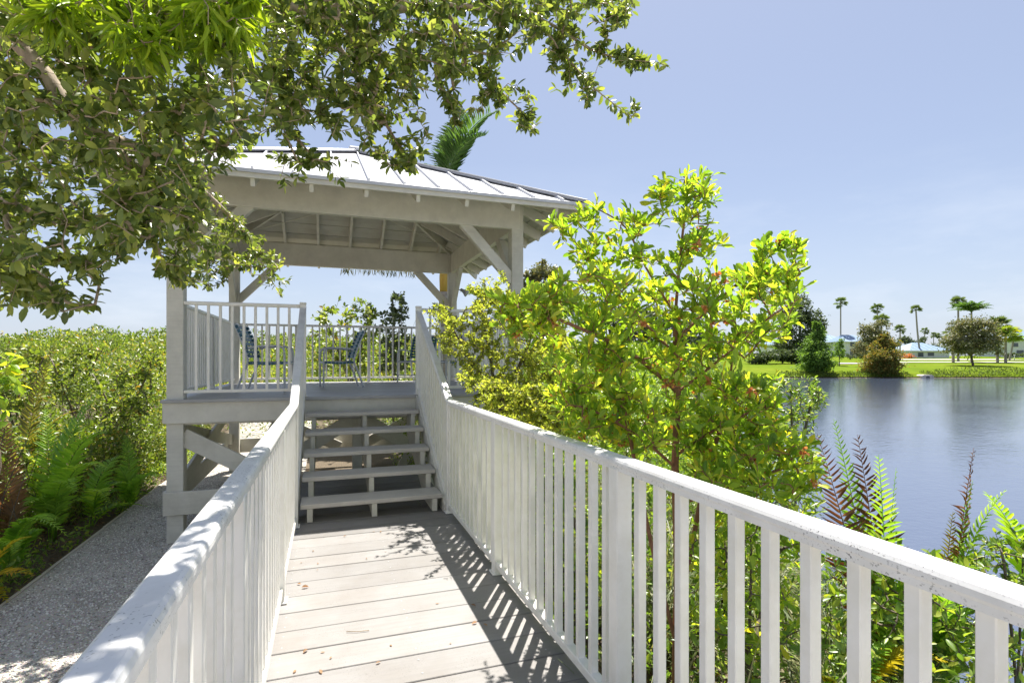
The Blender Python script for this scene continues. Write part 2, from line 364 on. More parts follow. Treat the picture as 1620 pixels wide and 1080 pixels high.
m, t, b = newmat('soil')
n1 = texnode(t, 'ShaderNodeTexNoise', 3, 8, Roughness=.7); n2 = texnode(t, 'ShaderNodeTexNoise', 40, 6)
c = mixrgb(t, n1.outputs[0], (.075, .055, .035), (.16, .125, .08)); c = mixrgb(t, .5, c, ramp(t, n2.outputs[0], [(.35, (.2, .2, .2)), (.65, (.9, .9, .9))]).outputs[0], 'OVERLAY')
t.links.new(c, b.inputs['Base Color']); b.inputs['Roughness'].default_value = .95; bump(t, b, n2.outputs[0], 1, .03); M_soil = m
m, t, b = newmat('lawn_grass')
n1 = texnode(t, 'ShaderNodeTexNoise', .08, 5); n2 = texnode(t, 'ShaderNodeTexNoise', 1.2, 8)
c = ramp(t, n1.outputs[0], [(.3, (.08, .135, .006)), (.55, (.115, .165, .008)), (.75, (.155, .19, .013))]).outputs[0]
c = mixrgb(t, .35, c, ramp(t, n2.outputs[0], [(.3, (.25, .25, .25)), (.7, (.8, .8, .8))]).outputs[0], 'OVERLAY')
t.links.new(c, b.inputs['Base Color']); b.inputs['Roughness'].default_value = 1; b.inputs['Specular IOR Level'].default_value = .05; bump(t, b, n2.outputs[0], .6, .1); M_lawn = m
m, t, b = newmat('shell_gravel')
v1 = texnode(t, 'ShaderNodeTexVoronoi', 52, Randomness=1.0); v2 = texnode(t, 'ShaderNodeTexVoronoi', 150); n1 = texnode(t, 'ShaderNodeTexNoise', 2.2, 6)
c = mixrgb(t, ramp(t, v1.outputs['Distance'], [(.05, (1, 1, 1)), (.55, (0, 0, 0))]).outputs[0], (.34, .315, .28), (.84, .81, .75))
c = mixrgb(t, .4, c, v2.outputs['Color'], 'SOFT_LIGHT'); c = mixrgb(t, .35, c, ramp(t, n1.outputs[0], [(.35, (.3, .28, .26)), (.65, (.75, .74, .72))]).outputs[0], 'OVERLAY')
t.links.new(c, b.inputs['Base Color']); b.inputs['Roughness'].default_value = .9; bump(t, b, v1.outputs['Distance'], -.9, .012); M_gravel = m
m, t, b = newmat('pond_water')
b.inputs['Base Color'].default_value = (.08, .10, .152, 1); b.inputs['Roughness'].default_value = .06; b.inputs['IOR'].default_value = 1.5; b.inputs['Specular IOR Level'].default_value = .6
n1 = texnode(t, 'ShaderNodeTexNoise', 1.6, 6, stretch=(1, 1.6, 1), Roughness=.6); n2 = texnode(t, 'ShaderNodeTexNoise', 7, 3); n3 = texnode(t, 'ShaderNodeTexNoise', .12, 3)
s1 = mixrgb(t, .3, n1.outputs[0], n2.outputs[0]); bp = t.nodes.new('ShaderNodeBump'); bp.inputs['Distance'].default_value = .022
st = t.nodes.new('ShaderNodeMapRange'); st.inputs[1].default_value = .35; st.inputs[2].default_value = .65; st.inputs[3].default_value = .45; st.inputs[4].default_value = .95
t.links.new(n3.outputs[0], st.inputs[0]); t.links.new(st.outputs[0], bp.inputs['Strength']); t.links.new(s1, bp.inputs['Height']); t.links.new(bp.outputs[0], b.inputs['Normal']); M_water = m

gx = graded(-3000, 3000, .35, 1.09); gy = graded(-3000, 3000, .35, 1.06)
gx = np.unique(np.concatenate([gx, np.arange(0, 40, .6)])); gy = np.unique(np.concatenate([gy, np.arange(69, 90, .5)]))
grid('ground', gx, gy, ground_z, M_soil)
grid('water', np.linspace(0, 1500, 60), np.linspace(-80, 82, 60), lambda X, Y: X*0+WZ, M_water)
lx = np.concatenate([np.linspace(12, 200, 95), np.linspace(220, 1500, 20)]); ly = np.concatenate([np.arange(78.7, 100, .5), np.linspace(101, 300, 60)])
grid('lawn', lx, ly, lambda X, Y: ground_z(X, Y)+.05+.10*vnoise(X, Y, 1.3, 2), M_lawn)
m, t, b = newmat('pale_path'); n1 = texnode(t, 'ShaderNodeTexNoise', 2, 5)
t.links.new(ramp(t, n1.outputs[0], [(.3, (.58, .53, .46)), (.7, (.72, .68, .60))]).outputs[0], b.inputs['Base Color']); b.inputs['Roughness'].default_value = .9; M_path = m
def lawn_depth(py):
    D = np.linspace(67, 400, 3000); return float(np.interp(-py, -(HY+(HC-interp(D, LAWN))*F/D), D))
def lz(D): return float(interp(D, LAWN))
def strip(name, X0, X1, Da, Db):
    grid(name, np.linspace(X0, X1, 50), np.linspace(Da, Db, 4), lambda X, Y: ground_z(X, Y)+.22, M_path)
strip('garden_path', 78, 300, 116.5, 120)
strip('driveway', 98, 130, 136, 142)
strip('front_path', 60, 80, 108, 113)

# gravel path with its pebbles and timber edging
px0, px1 = -2.62, -.40
V = []; ys = np.arange(-6, 22.01, .2); xs = np.linspace(px0, px1, 12); X, Y = np.meshgrid(xs, ys)
Z = GZ+.03+.02*vnoise(X, Y, .8, 1)
i = (np.arange(len(ys)-1)[:, None]*12+np.arange(11)[None]).ravel()
gp = tag(link('gravel_path', mesh_np('gravel_path', np.stack([X, Y, Z], -1).reshape(-1, 3), np.stack([i, i+1, i+13, i+12], 1), None, True), None, None, M_gravel), kind='structure')
rng = np.random.default_rng(5)
n = 60000; P = np.stack([rng.uniform(px0+.02, px1, n), 1.2+11.5*rng.random(n)**1.25, np.zeros(n)], 1); P[:, 2] = GZ+.03+.02*vnoise(P[:, 0], P[:, 1], .8, 1)+.001
octa = np.array([(1, 0, 0), (0, 1, 0), (-1, 0, 0), (0, -1, 0), (0, 0, .7), (0, 0, -.7)], float); ot = np.array([(0, 1, 4), (1, 2, 4), (2, 3, 4), (3, 0, 4), (1, 0, 5), (2, 1, 5), (3, 2, 5), (0, 3, 5)])
sz = rng.uniform(.004, .013, n)[:, None, None]; an = rng.uniform(0, 6.3, n); ca = np.cos(an)[:, None]; sa = np.sin(an)[:, None]
q = octa[None]*sz*rng.uniform(.6, 1.4, (n, 1, 3)); q = np.stack([q[..., 0]*ca-q[..., 1]*sa, q[..., 0]*sa+q[..., 1]*ca, q[..., 2]+.3*q[..., 0]], -1)
m, t, b = newmat('pebble'); a = t.nodes.new('ShaderNodeAttribute'); a.attribute_name = 'rnd'
t.links.new(ramp(t, a.outputs['Fac'], [(0, (.22, .20, .17)), (.35, (.52, .49, .45)), (1, (.86, .84, .79))]).outputs[0], b.inputs['Base Color']); b.inputs['Roughness'].default_value = .85; M_peb = m
tag(link('loose_gravel', mesh_np('pebbles', (P[:, None]+q).reshape(-1, 3), (np.arange(n)[:, None, None]*6+ot[None]).reshape(-1, 3), np.repeat(rng.random(n), 6)), gp, None, M_peb), kind='stuff')
for k in range(10):
    box2('edging_board', (px0-.035, -4+2.4*k, GZ-.12), (px0-.005, -4+2.4*k+2.39, GZ+.04+.008*(k % 3)), M_concrete, gp)

# unseen pale ground behind the standpoint, added to bounce sunlight onto shaded fronts
X, Y = np.meshgrid(np.linspace(-16, 14, 40), np.linspace(-26, -1.7, 34)); Z = GZ+.034+.02*vnoise(X, Y, .8, 1)
i = (np.arange(33)[:, None]*40+np.arange(39)[None]).ravel()
tag(link('bounce_ground', mesh_np('bounce_ground_mesh', np.stack([X, Y, Z+.006], -1).reshape(-1, 3), np.stack([i, i+1, i+41, i+40], 1), None, True), None, None, M_gravel), kind='structure')

# ------------------------------------------------------------------ boardwalk
XL, XR = -.2845, 1.1286
bw = tag(link('boardwalk', None, None, Matrix.Translation((.35, 2, 0))), kind='structure')
y = -1.6; k = 0; rng = np.random.default_rng(2)
while y < 6.9:
    wd = .222
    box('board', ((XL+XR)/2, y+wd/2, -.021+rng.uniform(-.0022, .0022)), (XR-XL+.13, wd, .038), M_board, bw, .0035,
        Matrix.Rotation(rng.uniform(-.0012, .0012), 4, 'Z'))
    y += wd+(.009 if k % 2 else .0045); k += 1
Ps = []
for k in range(40):
    for x in (XL+.055, (XL+XR)/2+.008, XR-.06):
        for o in (.05, .17): Ps.append((x+.004*math.sin(k*7.1+x*9), -1.6+k*.2288+o, .0005))
tt_ = np.array([(0, i, i % 8+1) for i in range(1, 9)]); ring_ = np.array([(0, 0, .0012)]+[(.0042*math.cos(i*math.pi/4), .0042*math.sin(i*math.pi/4), 0) for i in range(8)])
Ps = np.array([p for p in Ps if p[1] < 6.8]); sc_ = link('screw_heads', mesh_np('screws', (Ps[:, None]+ring_[None]).reshape(-1, 3), (np.arange(len(Ps))[:, None, None]*9+tt_[None]).reshape(-1, 3)), bw, None, M_flash); sc_['kind'] = 'stuff'
for x in (XL-.04, (XL+XR)/2, XR+.04):
    box2('joist', (x-.02, -1.6, -.24), (x+.02, 6.95, -.0425), M_wood, bw)
for yy in (-.6, 1.2, 3.0, 4.8):
    for x in (XL-.07, XR+.075): box2('support_post', (x-.05, yy-.05, GZ-.3), (x+.05, yy+.05, -.045), M_wood, bw)

# ------------------------------------------------------------------ railings of walk and stairs
BS, Y0R, YK, YT, ZD = .1276, -1.39, 5.18, 7.065, 1.034
SLP = ZD/(YT-YK)
m_bal = {}
def baluster(parent, x, y, z0, z1, s=.035, name='baluster', mat=None):
    box('%s' % name, (x, y, (z0+z1)/2), (s, s, z1-z0), mat or M_rail, parent, .003)
def cap_mesh_bar(name, p, q, parent, wd=.076, ht=.052):
    # moulded cap: flat crown with rounded shoulders
    p = Vector(p); q = Vector(q); d = q-p; L = d.length; d.normalize(); s = d.cross(Vector((0, 0, 1))).normalized(); u = s.cross(d)
    prof = [(-.40, -.5), (.40, -.5), (.42, -.18), (.5, -.02), (.5, .22), (.44, .40), (.34, .5), (-.34, .5), (-.44, .40), (-.5, .22), (-.5, -.02), (-.42, -.18)]
    V = [(a*wd, e*L, c*ht) for e in (-.5, .5) for a, c in prof]; n = len(prof)
    Fc = [list(range(n))[::-1], list(range(n, 2*n))]+[[i, (i+1) % n, (i+1) % n+n, i+n] for i in range(n)]
    me = bpy.data.meshes.new('cap'); me.from_pydata(V, [], Fc)
    bm = bmesh.new(); bm.from_mesh(me); bmesh.ops.recalc_face_normals(bm, faces=bm.faces[:]); bm.to_mesh(me); bm.free()
    R = Matrix((s, d, u)).transposed().to_4x4()
    return link(name, me, parent, Matrix.Translation((p+q)/2) @ R, M_cap)
def walk_rail(x, label):
    r = thing('railing', (x, 2.5, 0), label, 'railing')
    cap_mesh_bar('cap_rail', (x, Y0R-.03, 1.076), (x, YK, 1.076), r)
    cap_mesh_bar('cap_rail', (x, YK-.005, 1.079), (x, YT+.02, 1.079+SLP*(YT-YK+.02)), r)
    bar('bottom_rail', (x, Y0R, .075), (x, YK, .075), .05, .045, M_rail, r)
    bar('bottom_rail', (x, YK, .08), (x, YT, .08+ZD), .05, .045, M_rail, r)
    posts = [Y0R, .27, 1.93, 3.60, 5.16, YT]
    for yy in posts:
        zb = 0 if yy < YK else ZD; zt = 1.06 if yy < YK else ZD+1.13
        p = box('post', (x, yy, (zb+zt)/2), (.07, .07, zt-zb), M_rail, r, .004)
        box('post_foot', (x, yy, zb+.006), (.1, .1, .011), M_rail, p, .003)
        if yy == YT: box('post_cap', (x, yy, zt+.012), (.078, .078, .022), M_rail, p, .005)
    k = -18
    while True:
        yy = .6336+BS*k; k += 1
        if yy > YT-.06: break
        if min(abs(yy-q) for q in posts) < .055: continue
        e = max(0, yy-YK)*SLP
        baluster(r, x, yy, .085+e+(.012 if e else 0), 1.052+e)
    return r
walk_rail(XL, 'long white railing along the left edge of the boardwalk, rising with the stairs')
walk_rail(XR, 'long white railing along the right edge of the boardwalk beside the lime shrub')

# ------------------------------------------------------------------ staircase
st_ = thing('staircase', (.34, 5.6, 0), 'open greige wooden stairs of five treads climbing to the pavilion', 'stairs')
RISE, RUN, YF = ZD/6, .360, 5.225
for k in range(5):
    z = RISE*(k+1); yf = YF+RUN*k
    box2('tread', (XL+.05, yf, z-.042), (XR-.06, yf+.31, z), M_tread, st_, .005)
for x in (XL+.13, .422, XR-.13):
    pts = [(x-.024, YF+.03, 0.002)]
    for k in range(5):
        yf = YF+.03+RUN*k; z = RISE*(k+1)-.0425
        pts += [(x-.024, yf, z), (x-.024, yf+RUN, z)]
    pts += [(x-.024, YF+.03+RUN*5, RISE*5-.35), (x-.024, YF+.03+.42, .002)]
    prism('stringer', pts, (.048, 0, 0), M_wood, st_)
for x in (XL+.012, XR-.035): bar('side_stringer', (x, YF+.0, -.01), (x, 7.0, .94), .03, .20, M_wood, st_)

# ------------------------------------------------------------------ pavilion
PX0, PX1, PY0, PY1 = -1.654, 2.51, 7.155, 11.25
PCX, PCY = .428, 9.20
pv = thing('pavilion', (PCX, PCY, GZ), 'raised greige timber pavilion with pale standing seam metal hip roof', 'pavilion')
PW = .17
for x in (PX0, PX1):
    for yy in (PY0, PY1):
        p = box2('post', (x-PW/2, yy-PW/2, GZ-.3), (x+PW/2, yy+PW/2, 3.69), M_wood, pv, .006)
# beams
box2('front_beam', (PX0-.085, PY0-PW/2-.004, 3.306), (PX1+.035, PY0-PW/2+.075, 3.72), M_greige, pv, .006)
box2('back_beam', (PX0+.085, PY1-.045, 3.306), (PX1-.085, PY1+.045, 3.72), M_greige, pv, .006)
for x in (PX0, PX1):
    box2('side_beam', (x-.045, PY0+.085, 3.314), (x+.045, PY1-.085, 3.71), M_greige, pv, .006)
BR = .75
for x, sx_ in ((PX0, 1), (PX1, -1)):
    for yy, sy_ in ((PY0, 1), (PY1, -1)):
        bar('knee_brace', (x+sx_*.05, yy-.02*sy_, 3.306-BR+.03), (x+sx_*(BR+.02), yy-.02*sy_, 3.345), .09, .135, M_wood, pv, .005, up=(sx_*-.7, 0, .7))
        bar('knee_brace', (x, yy+sy_*.05, 3.306-BR+.03), (x, yy+sy_*(BR+.02), 3.345), .09, .135, M_wood, pv, .005, up=(0, sy_*-.7, .7))
# roof: four faces; u metres along the eave, s from eave (0) to apex (1), dz below the metal
ZE, ZA, HX, HYR = 3.545, 4.89, 2.832, 2.795
def RP(f, u, s, dz=0):
    z = ZE+(ZA-ZE)*s+dz; k = 1-s
    if f == 0: return Vector((PCX+u, PCY-HYR*k, z))
    if f == 1: return Vector((PCX+HX*k, PCY+u, z))
    if f == 2: return Vector((PCX-u, PCY+HYR*k, z))
    return Vector((PCX-HX*k, PCY-u, z))
roof = link('roof', matcopy(box_mesh(.2, .2, .1, .02), M_seam), pv, Matrix.Translation((PCX, PCY, ZA+.02)))
for f in range(4):
    hu = HX if f in (0, 2) else HYR
    us = [-hu]+[.028+.41*k for k in range(-7, 8) if abs(.028+.41*k) < hu-.04]+[hu]
    for a, b_ in zip(us[:-1], us[1:]):
        ea, eb = a+.002, b_-.002
        pl = [RP(f, ea, 0), RP(f, eb, 0), RP(f, eb, max(0, 1-abs(eb)/hu))]
        if a < 0 < b_: pl.append(RP(f, 0, 1))
        pl.append(RP(f, ea, max(0, 1-abs(ea)/hu)))
        if abs(ea) > hu-.01: pl = pl[:-1]
        if abs(eb) > hu-.01: pl = [pl[0], pl[1], pl[-1]]
        prism('roof_panel', pl, (0, 0, -.008), M_roof, roof)
    for u in us[1:-1]:
        s1 = 1-abs(u)/hu
        if s1 < .03: continue
        bar('standing_seam', RP(f, u, .004, .016), RP(f, u, s1-.012, .016), .02, .036, M_seam, roof, .002)
    nb = 20
    for k in range(nb):                                              # sheathing boards
        s0, s1 = k/nb+.0022, (k+1)/nb-.0022
        dz = -.014-.006*(k % 2)
        w0, w1 = hu*(1-s0)-.012, hu*(1-s1)-.012
        prism('sheathing_board', [RP(f, -w0, s0, dz), RP(f, w0, s0, dz), RP(f, max(w1, .001), s1, dz), RP(f, -max(w1, .001), s1, dz)], (0, 0, -.018), M_soffit, roof)
    for k in range(-4, 5):                                           # rafters
        u = .6*k
        s1 = 1-abs(u)/hu-.03
        if s1 < .1: continue
        bar('rafter', RP(f, u, .012, -.115), RP(f, u, min(s1, .97), -.115), .046, .15, M_greige, roof, .003)
    # fascia
    g0, g1 = RP(f, -hu+.02, .006, -.055), RP(f, hu-.02, .006, -.055)
    bar('fascia', g0, g1, .03, .088, M_greige, roof, .003)
    bar('drip_edge', RP(f, -hu-.01, -.004, -.012), RP(f, hu+.01, -.004, -.012), .02, .04, M_seam, roof, .002)
    h0, h1 = RP(f, -hu+.01, 0, -.12), RP(f, 0, .985, -.12)
    bar('hip_rafter', h0+Vector((0, 0, -.02)), h1, .045, .16, M_wood, roof, .003)
    bar('hip_cap', RP(f, -hu-.015, -.004, .035), RP(f, -.01, .998, .035), .15, .02, M_roof, roof, .003)
    bar('hip_flashing', RP(f, -hu+.02, .003, .015), RP(f, -.01, .99, .015), .17, .02, M_flash, roof, .002)
# ties
for p, q in (((PX0+.05, PY0+.3, 3.82), (PX1-.05, PY0+1.6, 4.02)), ((PX1-.05, PY1-.25, 3.76), (PX0+1.9, PY0+1.9, 4.08)), ((PX0+.05, PY1-.25, 3.76), (PX1-1.9, PY0+1.9, 4.08)), ((PX0+.1, 9.1, 3.80), (PX1-.1, 9.1, 3.80))):
    V, T, R = tube_path([p, q], .008, 6); link('tie_rod', mesh_np('tie', V, T, R), roof, None, M_wood)
# deck
dk = box2('deck', (PX0-.06, PY0-.06, ZD-.30), (PX1+.06, PY1+.06, ZD-.15), M_wood, pv)
y = 6.985; k = 0; rng = np.random.default_rng(3)
while y < 11.36:
    x0, x1 = PX0-.125, PX1+.125
    if abs(y-PY0) < .17 or abs(y-PY1) < .13: pass
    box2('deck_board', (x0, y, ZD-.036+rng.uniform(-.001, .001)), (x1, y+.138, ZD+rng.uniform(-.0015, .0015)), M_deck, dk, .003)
    y += .1435; k += 1
for a, b_ in (((PX0-.105, 7.025, .76), (PX1+.105, 7.065, ZD-.037)), ((PX0-.105, PY1+.088, .76), (PX1+.105, PY1+.125, ZD-.037)),
              ((PX0-.125, 7.068, .76), (PX0-.085, PY1+.08, ZD-.037)), ((PX1+.085, 7.068, .76), (PX1+.125, PY1+.08, ZD-.037))):
    box2('rim_board', a, b_, M_greige, pv, .004)
for yy in (7.7, 8.3, 8.9, 9.5, 10.1, 10.7): box2('floor_joist', (PX0-.07, yy-.02, .68), (PX1+.07, yy+.02, ZD-.31), M_wood, pv)
# under-deck frame
for yy, o in ((PY0-PW/2, -1), (PY1+PW/2, 1)):
    ya, yb = (yy-.042, yy-.003) if o < 0 else (yy+.003, yy+.042)
    box2('lower_beam', (PX0-.11, ya, -.285), (PX1+.11, yb, -.02), M_wood, pv, .005)
for x, o in ((PX0-PW/2, -1), (PX1+PW/2, 1)):
    xa, xb = (x-.042, x-.003) if o < 0 else (x+.003, x+.042)
    box2('lower_beam', (xa, PY0-.07, -.285), (xb, PY1+.07, -.02), M_wood, pv, .005)
    bar('cross_brace', (x+o*.022-.066*o, PY0+.1, .66), (x+o*.022-.066*o, PY1-.1, -.0), .04, .19, M_wood, pv, .004)
    bar('cross_brace', (x+o*.022-.11*o, PY0+.1, .0), (x+o*.022-.11*o, PY1-.1, .66), .04, .19, M_wood, pv, .004)
YB = PY0-.02
bar('cross_brace', (PX0+.06, YB, .60), (PX0+1.6, YB, -.30), .042, .20, M_wood, pv, .004)
bar('cross_brace', (PX1-.06, YB, .60), (PX1-1.6, YB, -.30), .042, .20, M_wood, pv, .004)
box2('centre_post', (PCX-.07, PY0+1.33, GZ-.3), (PCX+.07, PY0+1.47, .67), M_wood, pv)
for sx_ in (-1, 1):
    bar('cross_brace', (PCX+sx_*.03, PY0+1.30, .62), (PCX+sx_*1.5, PY0+1.30, -.30), .042, .20, M_wood, pv, .004)
    bar('cross_brace', (PCX+sx_*1.9, PY1-.03, .62), (PCX+sx_*.2, PY1-.03, -.25), .042, .20, M_wood, pv, .004)
for x in (-.75, 1.6):
    box2('inner_post', (x-.06, 9.1, GZ-.3), (x+.06, 9.22, .67), M_wood, pv)
    bar('cross_brace', (x-.5, 9.06, -.4), (x+.1, 9.06, .66), .04, .14, M_wood, pv, .004)
# pavilion railings
def deck_rail(name, p, q, posts=()):
    p = Vector((*p, ZD)); q = Vector((*q, ZD)); d = q-p; L = d.length; d.normalize()
    r = bar(name, p+Vector((0, 0, 1.11)), q+Vector((0, 0, 1.11)), .05, .042, M_rail, pv, .006)
    bar('bottom_rail', p+Vector((0, 0, .085)), q+Vector((0, 0, .085)), .036, .036, M_rail, r)
    n = int(round(L/BS))
    for k in range(1, n):
        c_ = p+d*(L*k/n)
        if any(abs(L*k/n-z) < .06 for z in posts): continue
        box('baluster', c_+Vector((0, 0, .598)), (.03, .03, .99), M_rail, r, .003)
    for z in posts: box('rail_post', p+d*z+Vector((0, 0, .545)), (.06, .06, 1.085), M_rail, r, .004)
deck_rail('front_railing', (PX0+PW/2, PY0-.05), (XL-.034, PY0-.05))
deck_rail('front_railing', (XR+.034, PY0-.05), (PX1-PW/2, PY0-.05))
deck_rail('side_railing', (PX0, PY0+PW/2), (PX0, PY1-PW/2), (1.96,))
deck_rail('side_railing', (PX1, PY0+PW/2), (PX1, PY1-PW/2), (1.96,))
deck_rail('back_railing', (PX0+PW/2, PY1), (PX1-PW/2, PY1), (1.0, 2.36, 3.4))

# flood lamp on the back right post
fl = thing('flood_lamp', (PX1+.12, PY1-.1, 2.85), 'small grey flood lamp bracketed to the back right pavilion post', 'lamp')
V, T, R = tube_path([Vector((PX1+.02, PY1-.13, 2.93)), Vector((PX1+.10, PY1-.2, 2.95)), Vector((PX1+.16, PY1-.22, 2.93))], .012, 6); link('bracket', mesh_np('br', V, T, R, True), fl, None, M_flash)
V, T, R = tube_path([Vector((PX1+.14, PY1-.2, 2.955)), Vector((PX1+.20, PY1-.24, 2.91)), Vector((PX1+.25, PY1-.28, 2.875)), Vector((PX1+.26, PY1-.285, 2.868))], [.03, .04, .085, .085], 12); link('lamp_shade', mesh_np('sh', V, T, R, True), fl, None, M_flash)

# ------------------------------------------------------------------ chairs
def strap_mesh(L, along):
    k = ('strap', L, along)
    if k in _box: return _box[k]
    bm = bmesh.new()
    for cx, sx_, sz in ((0, L, .006), (-L/2, .034, .034), (L/2, .034, .034)):
        r = bmesh.ops.create_cube(bm, size=1)
        for v in r['verts']:
            q = Vector((v.co.x*sx_+cx, v.co.y*.047, v.co.z*sz-(0 if sz < .01 else .012)))
            v.co = q if along == 'x' else Vector((q.y, q.x, q.z))
    me = bpy.data.meshes.new('strap'); bm.to_mesh(me); bm.free(); me.materials.append(M_strap); _box[k] = me
    return me
def chair(label, x, y, yaw, dark=False):
    B = Matrix.Translation((x, y, ZD)) @ Matrix.Rotation(yaw, 4, 'Z')       # faces local -y
    r = link('patio_chair', None, None, B); tag(r, label, 'chair', 'patio chairs in the pavilion')
    def tub(name, pts, rad=.0155):
        V, T, R = tube_path(smooth_path([Vector(p) for p in pts], 5), rad, 8)
        link(name, mesh_np(name, V, T, R, True), r, B, M_chairf)
    for s in (-1, 1):
        X = .285*s
        tub('arm_frame', [(X, -.27, 0), (X, -.27, .30), (X, -.265, .56), (X, -.235, .625), (X, -.17, .64), (X, .05, .635), (X, .2, .615)])
        tub('back_leg', [(X*.96, .36, 0), (X*.96, .29, .2), (X*.95, .215, .40), (X*.94, .22, .50), (X*.92, .28, .68), (X*.9, .37, .90)])
        tub('seat_rail', [(X*.93, -.27, .40), (X*.93, 0, .405), (X*.93, .215, .395)])
    tub('top_rail', [(-.2565, .37, .90), (-.24, .385, .935), (0, .39, .94), (.24, .385, .935), (.2565, .37, .90)])
    tub('front_rail', [(-.27, -.27, .40), (.27, -.27, .40)]); tub('rear_rail', [(-.27, .215, .40), (.27, .215, .40)])
    tub('stretcher', [(-.285, -.27, .14), (.285, -.27, .14)], .009)
    for k in range(8):
        yy = -.235+.058*k
        link('strap', strap_mesh(.535, 'x'), r, B @ Matrix.Translation((0, yy, .417-.012*math.sin(k/7*math.pi))))
    for k in range(4):
        link('strap', matcopy(box_mesh(.047, .47, .005, .002), M_strap), r, B @ Matrix.Translation((-.18+.12*k, -.03, .424)))
    for k in range(8):
        tt = k/7; z = .50+.40*tt; yy = .22+.15*tt**1.3
        link('strap', strap_mesh(.515, 'x'), r, B @ Matrix.Translation((0, yy-.008, z)) @ Matrix.Rotation(math.radians(68), 4, 'X') @ Matrix.Rotation(math.pi, 4, 'Y'))
    for k in range(3):
        link('strap', matcopy(box_mesh(.047, .43, .005, .002), M_strap), r, B @ Matrix.Translation((-.14+.14*k, .285, .70)) @ Matrix.Rotation(math.radians(69), 4, 'X'))
    return r

def floor_pt(px, py): return at(px, py, (HC-ZD)*F/(py-HY))
c1 = floor_pt(425, 619); chair('teal strapped patio chair behind the front left railing, facing right', c1.x, c1.y+.05, math.radians(82))
c2 = floor_pt(536, 611); chair('teal strapped patio chair in the middle of the deck, facing left', c2.x, c2.y, math.radians(-84))
c3 = floor_pt(640, 604); chair('teal strapped patio chair partly hidden by the right stair railing', c3.x+.25, c3.y, math.radians(-38))
c4 = floor_pt(715, 606); chair('teal strapped patio chair mostly hidden behind the olive shrub', c4.x, c4.y, math.radians(-75))
# ------------------------------------------------------------------ growing plants
def in_poly(x, y, poly):
    c = np.zeros(len(x), bool); j = len(poly)-1
    for i in range(len(poly)):
        xi, yi = poly[i]; xj, yj = poly[j]
        c ^= ((yi > y) != (yj > y)) & (x < (xj-xi)*(y-yi)/(yj-yi+1e-9)+xi); j = i
    return c
def fill(rng, poly, n, d0, d1):                 # points spread through a volume of real depth
    p = np.array(poly, float); lo_, hi = p.min(0), p.max(0); X = []; Y = []
    while sum(map(len, X)) < n:
        x = rng.uniform(lo_[0], hi[0], n*2); y = rng.uniform(lo_[1], hi[1], n*2); k = in_poly(x, y, poly); X.append(x[k]); Y.append(y[k])
    x = np.concatenate(X)[:n]; y = np.concatenate(Y)[:n]; D = rng.uniform(d0, d1, n)
    Xc = (x-810)/F*D; z = HC+(HY-y)/F*D
    return np.stack([Xc*CT+D*ST, -Xc*ST+D*CT, z], 1)

def grow(rng, limbs, tips, step=.09, sag=.04, r_tip=.0016, pw=.46, jit=.014):
    pos = []; par = []
    for L in limbs:
        pts = [np.array(p) for p in smooth_path(L, 6)]
        if pos:
            d = np.linalg.norm(np.array(pos)-pts[0], axis=1); prev = int(d.argmin()); pts = pts[1:] if d.min() < .01 else pts
        else: prev = -1
        for q in pts: pos.append(q); par.append(prev); prev = len(pos)-1
    root = pos[0]; cap = len(pos)+len(tips)*40; A = np.zeros((cap, 3)); A[:len(pos)] = pos; n = len(pos)
    skel = n
    d0 = np.array([np.linalg.norm(A[:skel]-t_, axis=1).min() for t_ in tips])
    tipn = []
    for t_ in tips[np.argsort(d0)]:
        d = np.linalg.norm(A[:n]-t_, axis=1); i = int((d+.0*d).argmin()); L = d[i]
        k = min(30, max(2, int(L/step))); prev = i; a = A[i].copy()
        off = rng.normal(0, 1, 3)*L*.10
        for s in range(1, k+1):
            u = s/k; q = a+(t_-a)*u+off*math.sin(u*math.pi)+np.array([0, 0, sag*L*math.sin(u*math.pi)])+rng.normal(0, jit, 3)*(u < 1)
            A[n] = q; par.append(prev); prev = n; n += 1
        tipn.append(prev)
    A = A[:n]; par = np.array(par); cnt = np.zeros(n)
    for t_ in tipn: cnt[t_] += 1
    for i in range(n-1, 0, -1):
        if par[i] >= 0: cnt[par[i]] += cnt[i]
    # parents always precede children, so one backward sweep is enough
    rad = r_tip*np.maximum(cnt, 1)**pw
    return A, par, rad, tipn
def leafspots(rng, A, par, tipn, per_tip, back, spread=.9, up=.25, terminal=1):
    P = []; D = []
    for t_ in tipn:
        chain = [t_]; L = 0
        while par[chain[-1]] >= 0 and L < back:
            p = par[chain[-1]]; L += np.linalg.norm(A[p]-A[chain[-1]]); chain.append(p)
        pts = A[chain]; m = max(2, int(per_tip*rng.uniform(.7, 1.3)))
        ax = nrm(pts[0]-pts[min(2, len(pts)-1)]); 
        for q in range(m):
            u = (q+rng.random()*.6)/m*(len(pts)-1.001); i = int(u); f = u-i
            p = pts[i]*(1-f)+pts[i+1]*f; a = nrm(pts[i]-pts[i+1])
            s = rng.normal(0, 1, 3); s -= a*s.dot(a); s = nrm(s)
            P.append(p); D.append(a*(1-spread*.75)+s*spread+np.array([0, 0, up]))
        for _ in range(terminal):
            P.append(pts[0]); D.append(ax+rng.normal(0, .35, 3)+np.array([0, 0, up*.5]))
    return np.array(P), nrm(np.array(D))
